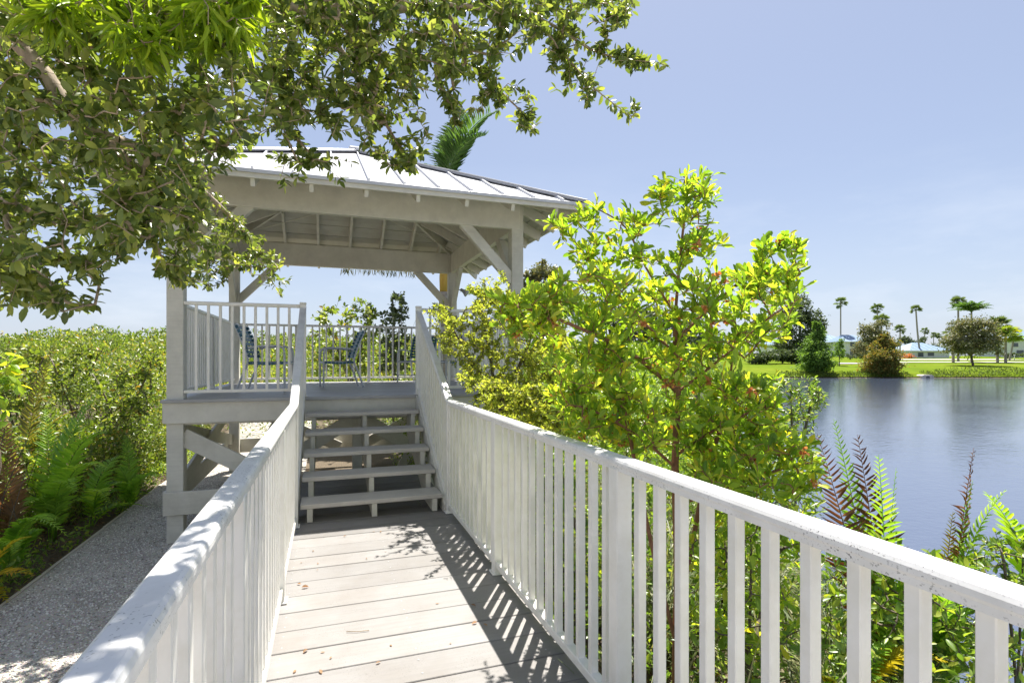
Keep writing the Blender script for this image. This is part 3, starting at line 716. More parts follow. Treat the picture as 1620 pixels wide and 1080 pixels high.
def leaf_objs(root, P, D, Nn, L, Wd, tp, mat, count, name='leaf'):
    """the leaves that show largest become objects; returns mask of the rest"""
    px, py, Zc = proj(P); vis = (px > 5) & (px < 1615) & (py > 5) & (py < 1075) & (Zc > .4)
    score = np.where(vis, L/np.maximum(Zc, .3), -1); idx = np.argsort(-score)[:count]; idx = idx[score[idx] > 0]
    keep = np.ones(len(P), bool); keep[idx] = False
    tv, tt = tp
    meshes = []
    for asp in (.30, .36, .42, .5) if tp is not LANCE else (.12, .15, .18):
        V = tv.copy(); V[:, 0] *= asp; V[:, 2] *= .55
        me = mesh_np('leaf', V, tt, np.zeros(len(V))); me.materials.append(mat); meshes.append(me)
    S, Dn, Z = frames(D, Nn); asps = np.array([.30, .36, .42, .5] if tp is not LANCE else [.12, .15, .18])
    for i in idx:
        k = int(np.abs(asps-Wd[i]/L[i]).argmin())
        R = Matrix(((S[i][0], Dn[i][0], Z[i][0]), (S[i][1], Dn[i][1], Z[i][1]), (S[i][2], Dn[i][2], Z[i][2]))).to_4x4()
        link(name, meshes[k], root, Matrix.Translation(Vector(P[i])) @ R @ Matrix.Scale(float(L[i]), 4))
    return keep
def plant(name, label, cat, rng, limbs, tips, tp, lmat, bmat, lrange, asp, per_tip, back, n_obj=0, r_tip=.0016, spread=.9, up=.25, flat=.6, sag=.04, step=.09, pw=.46, group=None, trunkname='trunk', jit=.014):
    root = thing(name, tuple(limbs[0][0]), label, cat, group)
    A, par, rad, tipn = grow(rng, limbs, tips, step, sag, r_tip, pw, jit)
    k = np.where(par >= 0)[0]; big = rad[k] > r_tip*6
    parts = [tubes(A[par[k[big]]], A[k[big]], rad[par[k[big]]], rad[k[big]], 8)] if big.any() else []
    if parts: link(trunkname, mesh_np('trunk', *parts[0], True), root, None, bmat)
    kk = k[~big]
    tw = link('twigs', mesh_np('twigs', *tubes(A[par[kk]], A[kk], np.minimum(rad[par[kk]], rad[kk]*1.6), rad[kk], 5), True), root, None, bmat); tw['kind'] = 'stuff'
    P, D = leafspots(rng, A, par, tipn, per_tip, back, spread, up)
    n = len(P); Nn = rng.normal(0, 1, (n, 3))*(1-flat)+np.array([0, 0, flat*1.6])
    L = rng.uniform(*lrange, n); Wd = L*asp*rng.uniform(.8, 1.25, n)
    keep = leaf_objs(root, P, D, Nn, L, Wd, tp, lmat, n_obj) if n_obj else np.ones(n, bool)
    fo = link('foliage', mesh_np('foliage', *leaves(P[keep], D[keep], Nn[keep], L[keep], Wd[keep], tp, rng.random(keep.sum()))), root, None, lmat); fo['kind'] = 'stuff'
    return root, A, tipn
V3 = lambda *a: Vector(a)

# ------------------------------------------------------------------ overhanging oak, upper left
rng = np.random.default_rng(11)
b0 = V3(-3.5, 1.7, GZ-.1)
l0 = [b0, V3(-3.45, 1.75, .6), V3(-3.2, 1.8, 1.7), at(-190, 150, 2.9), at(-60, 20, 2.6), at(0, 45, 2.35), at(65, 110, 2.3), at(130, 205, 2.3), at(195, 245, 2.35), at(255, 320, 2.5), at(310, 350, 2.6)]
fork = V3(-3.2, 1.8, 1.7)
limbs = [l0,
 [fork, at(-180, 330, 2.9), at(0, 318, 2.6), at(75, 350, 2.55), at(150, 357, 2.5), at(225, 352, 2.6), at(262, 425, 2.7)],
 [at(-190, 150, 2.9), at(-80, -200, 3.0), at(150, -120, 3.1), at(330, -30, 3.1), at(500, 20, 3.15), at(700, 10, 3.2), at(850, 30, 3.3), at(950, 85, 3.35), at(1050, 100, 3.4)],
 [at(330, -30, 3.1), at(400, 110, 3.1), at(470, 220, 3.1), at(540, 285, 3.1)],
 [at(500, 20, 3.15), at(570, 130, 3.2), at(640, 245, 3.2)],
 [at(700, 10, 3.2), at(770, 120, 3.3), at(845, 195, 3.3)],
 [at(850, 30, 3.3), at(930, 130, 3.4), at(1000, 185, 3.4)],
 [at(130, 205, 2.3), at(250, 250, 2.7), at(330, 310, 4.2), at(390, 370, 5.0), at(430, 420, 5.0)],
 [at(0, 318, 2.6), at(40, 420, 2.5), at(100, 475, 2.4), at(150, 482, 2.4)],
 [at(-80, -200, 3.0), at(100, -320, 3.0), at(400, -300, 3.2), at(700, -250, 3.4)]]
tips = np.concatenate([
 fill(rng, [(-20, -20), (430, -20), (440, 190), (380, 245), (320, 305), (250, 370), (120, 400), (-20, 430)], 760, 1.8, 3.4),
 fill(rng, [(190, 300), (300, 290), (330, 330), (345, 400), (330, 455), (270, 455), (230, 415), (190, 370)], 110, 2.4, 3.6), fill(rng, [(300, 300), (345, 310), (400, 360), (425, 380), (400, 420), (330, 460), (290, 440)], 150, 4.5, 5.8),
 fill(rng, [(-20, 400), (120, 400), (205, 345), (210, 400), (150, 425), (95, 468), (150, 480), (130, 498), (50, 500), (-20, 490)], 105, 2.1, 2.9),
 fill(rng, [(420, -20), (870, -20), (850, 70), (760, 110), (690, 150), (670, 190), (600, 195), (560, 215), (500, 205), (440, 225)], 560, 2.5, 3.6),
 fill(rng, [(430, 240), (560, 255), (548, 298), (500, 275), (440, 300)], 15, 2.8, 3.3),
 fill(rng, [(560, 225), (690, 215), (650, 285), (620, 270), (600, 245)], 26, 2.9, 3.4),
 fill(rng, [(830, -20), (1020, -10), (990, 40), (940, 70), (840, 80)], 80, 3.0, 3.6),
 fill(rng, [(940, 70), (1010, 75), (1062, 105), (1000, 115)], 20, 3.25, 3.5),
 fill(rng, [(860, 70), (950, 100), (930, 160), (880, 150)], 28, 3.1, 3.5),
 fill(rng, [(960, 150), (1020, 165), (1030, 190), (985, 215)], 5, 3.35, 3.45),
 fill(rng, [(770, 100), (850, 160), (845, 215), (800, 190), (760, 150)], 28, 3.1, 3.4),
 fill(rng, [(690, 130), (770, 110), (780, 170), (720, 200)], 22, 3.0, 3.4),
 fill(rng, [(395, 380), (450, 410), (460, 470), (425, 460), (370, 420)], 26, 4.4, 5.0),
 fill(rng, [(-380, -260), (-20, -260), (-20, 480), (-200, 470), (-380, 100)], 170, 2.0, 4.0), fill(rng, [(-20, -260), (880, -300), (900, -20), (-20, -20)], 110, 2.4, 4.0), np.stack([rng.uniform(-.15, .45, 230), rng.uniform(1.5, 2.9, 230), rng.uniform(2.95, 3.6, 230)], 1), fill(rng, [(-20, 0), (400, 0), (410, 250), (330, 320), (180, 360), (-20, 380)], 170, 3.4, 4.4)])
plant('oak_tree', 'large overhanging tree with oval olive leaves filling the upper left', 'tree', rng, limbs, tips, OVAL, L_oak, M_bark, (.036, .066), .43, 12, .25, 300, .0016, .85, -.12, .5, .02, .08, .47)

# lime willow-like branch
rng = np.random.default_rng(12)
wb = V3(-3.1, .9, GZ-.1)
limbs = [[wb, V3(-2.9, 1.0, 1.6), V3(-2.2, 1.35, 2.9), at(-60, -150, 1.9), at(100, -110, 1.9), at(260, -60, 1.9), at(380, 0, 1.95)],
         [at(100, -110, 1.9), at(170, -30, 1.9), at(230, 50, 1.95)], [at(-60, -150, 1.9), at(30, -40, 1.8), at(90, 20, 1.85)]]
tips = np.concatenate([fill(rng, [(30, -30), (400, -30), (412, 40), (385, 75), (310, 80), (270, 105), (170, 85), (90, 55), (10, 40)], 115, 1.65, 2.15),
                       fill(rng, [(-200, -250), (380, -250), (380, -30), (-200, -30)], 45, 1.7, 2.2)])
plant('willow_tree', 'bright lime branch of slender pointed leaves in the top left corner', 'tree', rng, limbs, tips, LANCE, L_willow, M_bark, (.07, .12), .125, 14, .26, 160, .0013, .6, -.35, .45, .03)

# small pale leafy sprig at the left edge
rng = np.random.default_rng(13)
limbs = [[V3(-2.75, 3.3, GZ), at(-25, 800, 4.0), at(-12, 660, 4.0), at(5, 590, 4.0)]]
plant('leafy_sapling', 'pale green sapling at the left edge beside the ferns', 'sapling', rng, limbs, fill(rng, [(-60, 520), (20, 545), (35, 620), (10, 680), (-60, 660)], 26, 3.7, 4.2), OVAL, L_hop, M_bark, (.07, .11), .5, 5, .2, 60, .0016, .9, -.1, .5)

# ------------------------------------------------------------------ lime hop bush, right of the boardwalk
rng = np.random.default_rng(21)
hb = at(1068, 1080, 3.05); hb = V3(hb.x, hb.y, GZ-.05)
limbs = [[hb, at(1072, 900, 3.05), at(1068, 740, 3.05), at(1072, 620, 3.05), at(1068, 520, 3.05), at(1075, 420, 3.05), at(1085, 330, 3.05), at(1095, 290, 3.05)],
 [at(1072, 620, 3.05), at(1000, 560, 2.95), at(920, 520, 2.8), at(840, 490, 2.7), at(800, 480, 2.65)],
 [at(1068, 560, 3.05), at(1000, 490, 3.2), at(940, 420, 3.3), at(895, 365, 3.3), at(870, 345, 3.3)],
 [at(1068, 540, 3.05), at(1130, 480, 3.1), at(1190, 430, 3.1), at(1240, 390, 3.1), at(1265, 430, 3.1)],
 [at(1070, 500, 3.05), at(1020, 420, 3.1), at(990, 360, 3.2), at(945, 330, 3.2)],
 [at(1072, 620, 3.05), at(1150, 560, 2.9), at(1220, 500, 2.8), at(1270, 470, 2.75)],
 [at(1070, 720, 3.05), at(1130, 680, 2.9), at(1190, 650, 2.8), at(1225, 640, 2.8)],
 [at(1070, 740, 3.05), at(1010, 690, 2.9), at(940, 650, 2.8), at(900, 640, 2.75)],
 [at(1070, 800, 3.05), at(1150, 770, 2.8), at(1240, 740, 2.7)],
 [at(1070, 1000, 3.05), at(1095, 860, 3.1), at(1120, 740, 3.15), at(1150, 640, 3.2), at(1160, 540, 3.2)], [at(1070, 1020, 3.05), at(1035, 880, 3.0), at(1010, 760, 3.0), at(990, 660, 3.1), at(960, 560, 3.2)]]
tips = np.concatenate([
 fill(rng, [(1068, 262), (1095, 285), (1142, 265), (1128, 340), (1145, 380), (1160, 430), (1010, 430), (1000, 370), (960, 340), (1010, 325)], 95, 2.8, 3.3),
 fill(rng, [(930, 325), (980, 350), (1010, 430), (930, 440), (885, 390), (865, 350), (900, 350)], 50, 3.0, 3.4),
 fill(rng, [(1215, 375), (1240, 410), (1275, 410), (1283, 455), (1200, 480), (1165, 440)], 52, 2.8, 3.2),
 fill(rng, [(900, 430), (1200, 430), (1280, 460), (1245, 530), (1180, 570), (1120, 600), (960, 590), (860, 540), (780, 515), (800, 470)], 370, 2.55, 3.5),
 fill(rng, [(780, 470), (860, 460), (900, 520), (860, 550), (800, 530)], 44, 2.55, 2.85),
 fill(rng, [(900, 600), (1120, 600), (1240, 620), (1235, 720), (1120, 730), (960, 700), (880, 670)], 260, 2.5, 3.5),
 fill(rng, [(1100, 720), (1290, 690), (1290, 780), (1200, 800), (1080, 780)], 110, 2.4, 3.2),
 fill(rng, [(1215, 362), (1240, 372), (1285, 400), (1285, 440), (1255, 430)], 10, 2.9, 3.1),
 fill(rng, [(860, 540), (1000, 570), (1010, 720), (920, 700), (870, 640)], 150, 2.7, 3.7), fill(rng, [(1090, 600), (1230, 590), (1250, 720), (1100, 730)], 110, 2.9, 3.7)])
hop, HA, htip = plant('hop_bush', 'tall lime green shrub with rust seed clusters beside the right railing', 'shrub', rng, limbs, tips, OBOV, L_hop, M_barkred, (.045, .085), .33, 8.5, .17, 300, .0016, .7, .55, .35, .03, .08, .39)
# papery seed clusters
cl = rng.choice(len(htip), 95, replace=False)
for k, i in enumerate(cl):
    c_ = HA[htip[i]]; n = 16; P = c_+rng.normal(0, .009, (n, 3)); D = rng.normal(0, 1, (n, 3)); L = rng.uniform(.014, .024, n)
    link('seed_cluster', mesh_np('seeds', *leaves(P, D, rng.normal(0, 1, (n, 3)), L, L*.9, OVAL, rng.random(n))), hop, None, L_hopseed)

# ------------------------------------------------------------------ olive fine-leaved shrub beside the stairs
rng = np.random.default_rng(31)
limbs = [[V3(2.25, 5.7, GZ-.05), V3(2.2, 5.75, .3), at(790, 640, 5.9), at(775, 560, 5.9), at(760, 490, 5.9)],
 [at(790, 640, 5.9), at(740, 560, 5.6), at(705, 500, 5.5)], [at(790, 640, 5.9), at(830, 560, 5.8), at(850, 500, 5.8)], [at(790, 640, 5.9), at(860, 640, 5.4), at(900, 660, 5.2)]]
tips = np.concatenate([
 fill(rng, [(672, 490), (700, 470), (730, 500), (770, 455), (880, 470), (920, 560), (920, 660), (860, 690), (780, 650), (735, 600), (700, 560)], 1250, 5.0, 6.4),
 fill(rng, [(740, 440), (790, 425), (810, 445), (790, 480), (745, 485)], 60, 5.6, 6.2),
 fill(rng, [(720, 590), (920, 620), (960, 700), (820, 690), (745, 640)], 620, 4.3, 5.6)])
plant('olive_shrub', 'fine leaved olive yellow shrub crowding the right stair railing', 'shrub', rng, limbs, tips, OVAL, L_myrtle, M_barkdark, (.022, .045), .44, 18, .26, 0, .0013, .8, .15, .4, .02, .12)

# small shrubs beyond the pavilion deck
def shrub(name, label, seed, px, base_py, D, poly, n, lm, lr, asp=.42, per=10, dd=1.0, tp=OVAL, cat='shrub', bm=None, back=.35, group=None, n_obj=0, r_tip=.003):
    rng = np.random.default_rng(seed); g = at(px, base_py, D); g = V3(g.x, g.y, float(ground_z(np.array((px-810)/F*D), np.array(D)))-.05)
    cy = np.mean([p[1] for p in poly]); cx = np.mean([p[0] for p in poly]); top = min(p[1] for p in poly)
    limbs = [[g, (g+at(cx, cy, D))/2, at(cx, cy, D), at(cx, (cy+top)/2, D)]]
    for s in (-.5, .5): limbs.append([(g+at(cx, cy, D))/2, at(cx+s*60, cy, D+s*dd), at(cx+s*90, (cy+top)/2, D-s*dd)])
    return plant(name, label, cat, rng, limbs, fill(rng, poly, n, D-dd, D+dd), tp, lm, bm or M_barkdark, lr, asp, per, back, n_obj, r_tip, .9, .15, .45, .02, .2, .46, group)
shrub('sea_grape_shrub', 'bushy green shrub behind the back railing, left of the taller one', 41, 560, 640, 13.5, [(490, 500), (520, 475), (560, 470), (592, 480), (600, 520), (590, 590), (500, 590)], 170, L_mang, (.08, .14), .55, 8)
shrub('sea_grape_shrub', 'tall slim dark green shrub behind the back railing near the right post', 42, 622, 640, 13.2, [(598, 530), (606, 490), (622, 462), (640, 458), (645, 500), (652, 590), (600, 590)], 130, L_dark, (.08, .13), .55, 8, .7)
shrub('pond_bush', 'small pale bush standing at the water edge beyond the hop bush', 43, 1260, 720, 7.5, [(1180, 640), (1240, 600), (1290, 595), (1310, 630), (1290, 690), (1200, 700)], 190, L_under, (.05, .09), .3, 9, .7, LANCE)
shrub('leafy_bush', 'broad leaved green bush under the hop bush, seen through the railing', 44, 1180, 1060, 3.1, [(1080, 800), (1300, 760), (1300, 1000), (1180, 1060), (1080, 980)], 200, L_hop, (.05, .085), .34, 7, .5, OBOV, back=.25, n_obj=120, r_tip=.0018)
shrub('leafy_bush', 'dense green bush behind the boardwalk railing, left of the hop bush stem', 45, 940, 900, 4.3, [(800, 720), (900, 690), (1040, 700), (1060, 900), (960, 1000), (860, 900)], 380, L_under, (.04, .075), .38, 9, .8, OVAL, back=.3, r_tip=.0018)
shrub('leafy_bush', 'green bush at the water edge behind the near end of the right railing', 46, 1430, 1060, 3.4, [(1300, 860), (1400, 850), (1560, 880), (1640, 930), (1640, 1080), (1300, 1080)], 300, L_under, (.04, .08), .38, 8, .6, OVAL, back=.25, n_obj=80, r_tip=.0018)
shrub('leafy_bush', 'pale sprigged bush just beyond the right railing at the photo edge', 47, 1600, 1000, 3.3, [(1530, 850), (1620, 830), (1700, 860), (1700, 960), (1540, 950)], 110, L_under, (.03, .055), .4, 9, .4, OVAL, back=.2, r_tip=.0016)

# ------------------------------------------------------------------ ferns
def frond(rng, base, hd, L, lift, bend, pl, n, lmat, parent, asp=.2, droop=.2, ang=65, vee=.35, name='frond', rr=.006, taper=.85, side=None):
    hd = Vector((hd[0], hd[1], 0)).normalized(); base = Vector(base); pts = []; m = 14
    for i in range(m+1):
        u = i/m; pts.append(base+hd*(L*(math.cos(lift)*u+.35*bend*u*u))+Vector((0, 0, L*(math.sin(lift)*u-.55*bend*u**2.2))))
    Vt, Tt, Rt = tube_path(pts, [rr*(1-.8*i/m) for i in range(m+1)], 5); Rt = Rt+rng.random()
    A = np.array(pts); P = []; D = []; Nn = []; Ls = []
    for s in (-1, 1):
        for k in range(n):
            u = .10+.89*(k+.5*(s > 0))/n; f = u*m; i = min(int(f), m-1); f -= i
            p = A[i]*(1-f)+A[i+1]*f; tg = nrm(A[i+1]-A[i]); sd = nrm(np.cross(tg, [0, 0, 1.])) if abs(tg[2]) < .97 else np.array([hd.y, -hd.x, 0]); sd = sd if side is None else np.array(side)
            up = np.cross(sd, tg)
            a = math.radians(ang*(1-.35*u)); P.append(p); D.append(tg*math.cos(a)+sd*s*math.sin(a)+up*vee*math.sin(a)+rng.normal(0, .07 if lmat is not L_fernbrown else .17, 3)); Nn.append(up-sd*s*vee)
            Ls.append(pl*min(1, .35+2.6*u)*(1-taper*max(0, u-.45)/.55)*rng.uniform(.88, 1.1))
    Ls = np.array(Ls)
    pr = leaves(np.array(P), np.array(D), np.array(Nn), Ls, np.maximum(Ls*asp, .25*pl*asp), tpl([(0, 0), (.2, 1), (.65, .8), (1, 0)], .2, droop), rng.random(len(P))*.4+rng.random())
    return link(name, mesh_np('frond', *join_np([(Vt, Tt, Rt), pr])), parent, None, lmat)
def fern(label, base, specs, seed, name='leather_fern'):
    rng = np.random.default_rng(seed); r = thing(name, tuple(base), label, 'fern')
    for (tip, lmat, pl, n, bend) in specs:
        tip = Vector(tip); base = Vector(base); d = tip-base; h = Vector((d.x, d.y, 0)).length; H = d.z
        # choose length and lift so that the frond really ends at its tip
        best = None
        for lf in np.linspace(.15, 1.55, 60):
            L = h/(math.cos(lf)+.35*bend) if h > .05 else H/max(.05, (math.sin(lf)-.55*bend))
            e = abs(L*(math.sin(lf)-.55*bend)-H)+(abs(L*(math.cos(lf)+.35*bend)-h))
            if L > 0 and (best is None or e < best[0]): best = (e, lf, L)
        frond(rng, base+Vector((rng.normal(0, .03), rng.normal(0, .03), 0)), (d.x, d.y) if h > .01 else (1, 0), best[2], best[1], bend, pl, n, lmat, r, .15 if lmat is L_fernbrown else .2, .5 if lmat is L_fernbrown else .25, side=(cw(1, rng.uniform(-.5, .5)).normalized() if bend < .2 else None))
    return r
g = lambda px, py, D: (lambda p: Vector((p.x, p.y, GZ)))(at(px, py, D))
# left ferns by the gravel path
fern('arching green fern in front of the mangroves, beside the gravel path', g(85, 860, 6.34), [(at(160, 620, 6.83), L_fern, 0.24, 34, .5), (at(165, 690, 6.10), L_fern, 0.24, 34, .8), (at(170, 745, 5.86), L_fern, 0.22, 32, 1.0), (at(75, 640, 6.83), L_fern, 0.21, 30, .4), (at(20, 700, 6.10), L_fern, 0.22, 30, .7), (at(120, 780, 5.61), L_fern, 0.20, 28, 1.1), (at(40, 800, 5.73), L_fern, 0.21, 28, 1.0)], 51)
fern('tall olive fern frond cluster leaning right among the mangroves', g(30, 850, 6.83), [(at(92, 548, 7.32), L_fernolive, 0.24, 40, .3), (at(60, 620, 7.08), L_fern, 0.21, 34, .4), (at(128, 650, 7.08), L_fernolive, 0.20, 34, .7), (at(-20, 640, 6.59), L_fern, 0.21, 30, .5)], 52)
fern('dry tan fern with drooping brown fronds at the left edge', g(14, 880, 5.98), [(at(8, 650, 6.10), L_ferntan, 0.21, 30, .2), (at(-30, 690, 5.86), L_ferntan, 0.20, 28, .5), (at(40, 740, 5.86), L_ferntan, 0.17, 26, .7)], 53)
fern('low green fern spreading over the edge of the gravel path', g(150, 830, 6.95), [(at(215, 760, 7.32), L_fern, 0.20, 28, 1.1), (at(200, 720, 7.56), L_fern, 0.21, 28, .8), (at(120, 740, 6.83), L_fern, 0.20, 28, .8), (at(175, 800, 6.47), L_fern, 0.17, 24, 1.3), (at(235, 800, 7.56), L_fern, 0.14, 22, 1.4)], 54)
fern('broad green fern crowding the path edge nearest the viewer', g(20, 880, 5.3), [(at(95, 800, 5.3), L_fern, .2, 30, 1.0), (at(60, 760, 5.5), L_fern, .2, 30, .8), (at(-10, 770, 5.3), L_fern, .2, 30, .8), (at(110, 850, 5.1), L_fern, .16, 26, 1.3), (at(30, 830, 5.0), L_fern, .16, 26, 1.2)], 56)
fern('pale green fern at the foot of the mangroves, farthest along the path', g(205, 790, 7.6), [(at(250, 730, 7.6), L_fern, .2, 28, 1.0), (at(225, 700, 7.8), L_fern, .2, 28, .7), (at(180, 715, 7.7), L_fern, .2, 28, .8), (at(195, 690, 8.0), L_fern, .18, 28, .5), (at(160, 770, 7.3), L_fern, .16, 26, 1.2)], 57)
yf = fern('yellowing lobed fern low at the left edge of the gravel path', g(-40, 940, 4.7), [(at(58, 905, 4.75), L_fernyel, .16, 15, 1.1), (at(35, 850, 4.8), L_fernyel, .15, 15, .8), (at(15, 955, 4.6), L_fernyel, .13, 14, 1.3)], 55)
# right ferns at the pond edge
fern('leather fern with dark brown upright fertile fronds at the pond edge', g(1400, 1000, 3.5), [(at(1385, 700, 3.3), L_fern, .16, 34, .3), (at(1440, 780, 3.2), L_fern, .18, 34, .6), (at(1345, 645, 3.6), L_fernbrown, 0.22, 41, .06), (at(1300, 670, 3.5), L_fernbrown, 0.20, 38, .12), (at(1325, 690, 3.7), L_fern, 0.17, 41, .15), (at(1405, 740, 3.5), L_fern, 0.09, 32, .1)], 61)
fern('leather fern with one brown frond and fresh green ones near the railing', g(1480, 1000, 3.4), [(at(1500, 790, 3.2), L_fern, .18, 34, .5), (at(1590, 770, 3.3), L_fern, .16, 34, .4), (at(1530, 722, 3.4), L_fernbrown, .15, 48, .08), (at(1505, 745, 3.4), L_fernolive, 0.13, 41, .1), (at(1545, 735, 3.4), L_fern, 0.09, 38, .05), (at(1465, 820, 3.3), L_fern, 0.19, 38, .5), (at(1560, 840, 3.2), L_fern, 0.20, 38, .6)], 62)
fern('bright green fern arching in at the right edge of the photo', g(1680, 1000, 3.3), [(at(1578, 775, 3.3), L_fern, 0.23, 38, .5), (at(1640, 740, 3.4), L_fern, 0.22, 38, .3), (at(1700, 800, 3.2), L_fern, 0.20, 38, .6)], 63)
fern('yellowing fern low behind the right railing balusters', g(1330, 1040, 3.0), [(at(1300, 920, 2.9), L_fernyel, 0.14, 28, .7), (at(1480, 1040, 2.9), L_fernyel, 0.17, 32, 1.0), (at(1400, 930, 3.0), L_fern, 0.16, 32, .7), (at(1350, 1000, 2.7), L_fern, 0.14, 28, 1.0)], 64)

# ------------------------------------------------------------------ undergrowth, sedge and litter on the bank
def bank_pts(rng, n, x0, x1, y0, y1):
    x = rng.uniform(x0, x1, n); y = rng.uniform(y0, y1, n); Xc = x*CT-y*ST; Zc = x*ST+y*CT
    z = ground_z(Xc, Zc); k = z > WZ-.05; return np.stack([x, y, z], 1)[k]
rng = np.random.default_rng(71)
P = bank_pts(rng, 85000, 1.24, 7.5, -1.5, 16); P[:, 2] += rng.random(len(P))**1.5*(.35+.95*vnoise(P[:, 0], P[:, 1], .7, 9))
n = len(P); L = rng.uniform(.03, .075, n)
tag(link('undergrowth', mesh_np('und', *leaves(P, rng.normal(0, 1, (n, 3))+np.array([0, 0, .3]), rng.normal(0, .6, (n, 3))+np.array([0, 0, 1]), L, L*.4, OVAL, rng.random(n))), None, None, L_under), 'low leafy undergrowth covering the pond bank below the right railing', 'undergrowth', kind='stuff')
P = bank_pts(rng, 900, 1.3, 5.0, .5, 8); B = np.repeat(P[rng.choice(len(P), 130)], 60, 0); n = len(B); B = B+np.concatenate([rng.normal(0, .05, (n, 2)), np.zeros((n, 1))], 1)
tag(link('sedge_grass', mesh_np('sedge', *blades(rng, B, rng.normal(0, 1, (n, 3))*np.array([1, 1, 0]), rng.uniform(.5, 1.15, n), rng.uniform(.008, .014, n), rng.uniform(.9, 1.45, n), rng.uniform(.3, 1.2, n), rng.random(n))), None, None, L_grass), 'strappy sedge grass tufts on the bank behind the right railing', 'grass', kind='stuff')
P = np.concatenate([bank_pts(rng, 9000, 1.2, 4.5, -1, 9), np.stack([rng.uniform(-6, -2.68, 9000), rng.uniform(0, 14, 9000), np.full(9000, GZ+.01)], 1)]); n = len(P); L = rng.uniform(.03, .07, n); P[:, 2] += .005+rng.random(n)*.03
tag(link('leaf_litter', mesh_np('lit', *leaves(P, rng.normal(0, 1, (n, 3))*np.array([1, 1, .25]), rng.normal(0, .4, (n, 3))+np.array([0, 0, 1]), L, L*.4, OVAL, rng.random(n))), None, None, L_litter), 'dry brown leaf litter on the soil beside path and boardwalk', 'leaf litter', kind='stuff')

# fallen leaves and a twig on the boards
rng = np.random.default_rng(72)
fm = []
for s in range(3):
    V = OVAL[0].copy(); V[:, 0] *= .45; V[:, 2] = V[:, 2]*.5+np.abs(V[:, 0])*.5*s+.12; me = mesh_np('fallen', V, OVAL[1], np.full(len(V), rng.random())); me.materials.append(L_ferntan); fm.append(me)
def fallen(x, y, s):
    o = link('fallen_leaf', fm[rng.integers(3)], None, Matrix.Translation((x, y, .0015)) @ Matrix.Rotation(rng.uniform(0, 6.3), 4, 'Z') @ Matrix.Scale(s, 4))
    tag(o, 'small dry russet leaf lying on the pale boardwalk boards', 'fallen leaf', 'fallen leaves on the boardwalk')
for k in range(18): fallen(rng.uniform(XL+.08, XR-.12), rng.uniform(1.9, 4.9), rng.uniform(.014, .03))
for px, py, s in ((477, 930, .045), (487, 1028, .035), (465, 1065, .03), (506, 1060, .035), (603, 840, .03), (755, 985, .035), (745, 957, .035), (765, 987, .03)):
    q = at(px, py, HC*F/(py-HY)); fallen(q.x, q.y, s)
q1 = at(548, 1000, HC*F/(1000-HY)); q2 = at(584, 998, HC*F/(998-HY))
tag(tube_obj('fallen_twig', [V3(q1.x, q1.y, .006), (V3(q1.x, q1.y, .004)+V3(q2.x, q2.y, .01))/2+V3(0, -.008, 0), V3(q2.x, q2.y, .006)], .0022, M_bark, None, 5), 'thin grey twig lying across the boardwalk boards', 'twig')

# ------------------------------------------------------------------ mangrove mass on the left and behind
rng = np.random.default_rng(81)
def mang_h(x, y):
    d = np.hypot(x, y)
    h = .35+.85*vnoise(x, y, 1.7, 3)+.55*vnoise(x, y, .7, 5)+.25*vnoise(x, y, .33, 2)
    h = h+np.interp(d, [0, 10, 20, 40, 70, 110], [0, 0, .35, 1.0, 2.3, 3.6])+np.interp(d, [0, 8, 40, 110], [0, .3, 1.6, 4.6])*(vnoise(x, y, 6, 7)-.5)+np.interp(d, [0, 8, 40, 110], [0, .2, 1.0, 2.2])*(vnoise(x, y, 2.7, 9)-.5)
    return h-.65
def mang_zone(x, y):
    ok = np.where(y < 13, x < -2.75-.25*vnoise(x*0, y, .9, 8)-np.interp(y, [6.5, 9.5], [.9, 0]), (x < -2.9) | ((y > 13) & (x < 4+(y-13)*.35)))
    return ok & ~((y < 15) & (x > -2.7))
parts = []
n = 420000; Zc = 3.2*(115/3.2)**rng.random(n); u = rng.uniform(-1.35, .02, n)
x = u*Zc*CT+Zc*ST; y = -u*Zc*ST+Zc*CT; k = mang_zone(x, y) & (y > -.5); x, y, Zc = x[k], y[k], Zc[k]
h = mang_h(x, y); top = rng.random(len(x)) < .6
edge = x > -4.4
z = np.where(top, h-.25*rng.random(len(x))**2, GZ+(h-GZ)*rng.random(len(x))**.8)
k = top | (edge & (y < 30)) | (Zc > 12) & (rng.random(len(x)) < .4); x, y, z, Zc, h = x[k], y[k], z[k], Zc[k], h[k]
thin = (rng.random(len(x)) < np.clip((vnoise(x, y, .45, 12)*.6+vnoise(x, y, 1.3, 13)*.6-.28)*4, .06, 1)) & (rng.random(len(x)) < np.where((x > -3.6) & (z < .25) & (y < 14), .8, 1)); x, y, z, Zc = x[thin], y[thin], z[thin], Zc[thin]
P = np.stack([x, y, z], 1); n = len(P); L = rng.uniform(.055, .105, n)*np.maximum(1, Zc/12)
D = rng.normal(0, 1, (n, 3))+np.array([0, 0, .7])
tag(link('mangrove_thicket', mesh_np('mang', *leaves(P, D, rng.normal(0, .7, (n, 3))+np.array([0, 0, .9]), L, L*.42, DIAM, (.55*vnoise(P[:, 0], P[:, 1], 1.4, 15)+.5*rng.random(n)) % 1)), None, None, L_mang), 'dense sunlit green mangrove thicket spreading left of the gravel path to the skyline', 'mangroves', kind='stuff')
n = 1100; x = rng.uniform(-5.5, -3.1, n); y = rng.uniform(1, 16, n); A = np.stack([x, y, np.full(n, GZ)], 1); hh = (mang_h(x, y)-GZ)*rng.uniform(.5, .98, n); mid = A+np.stack([rng.normal(0, .13, n), rng.normal(0, .13, n), hh*.5], 1); B = mid+np.stack([rng.normal(0, .2, n), rng.normal(0, .2, n), hh*.5], 1)
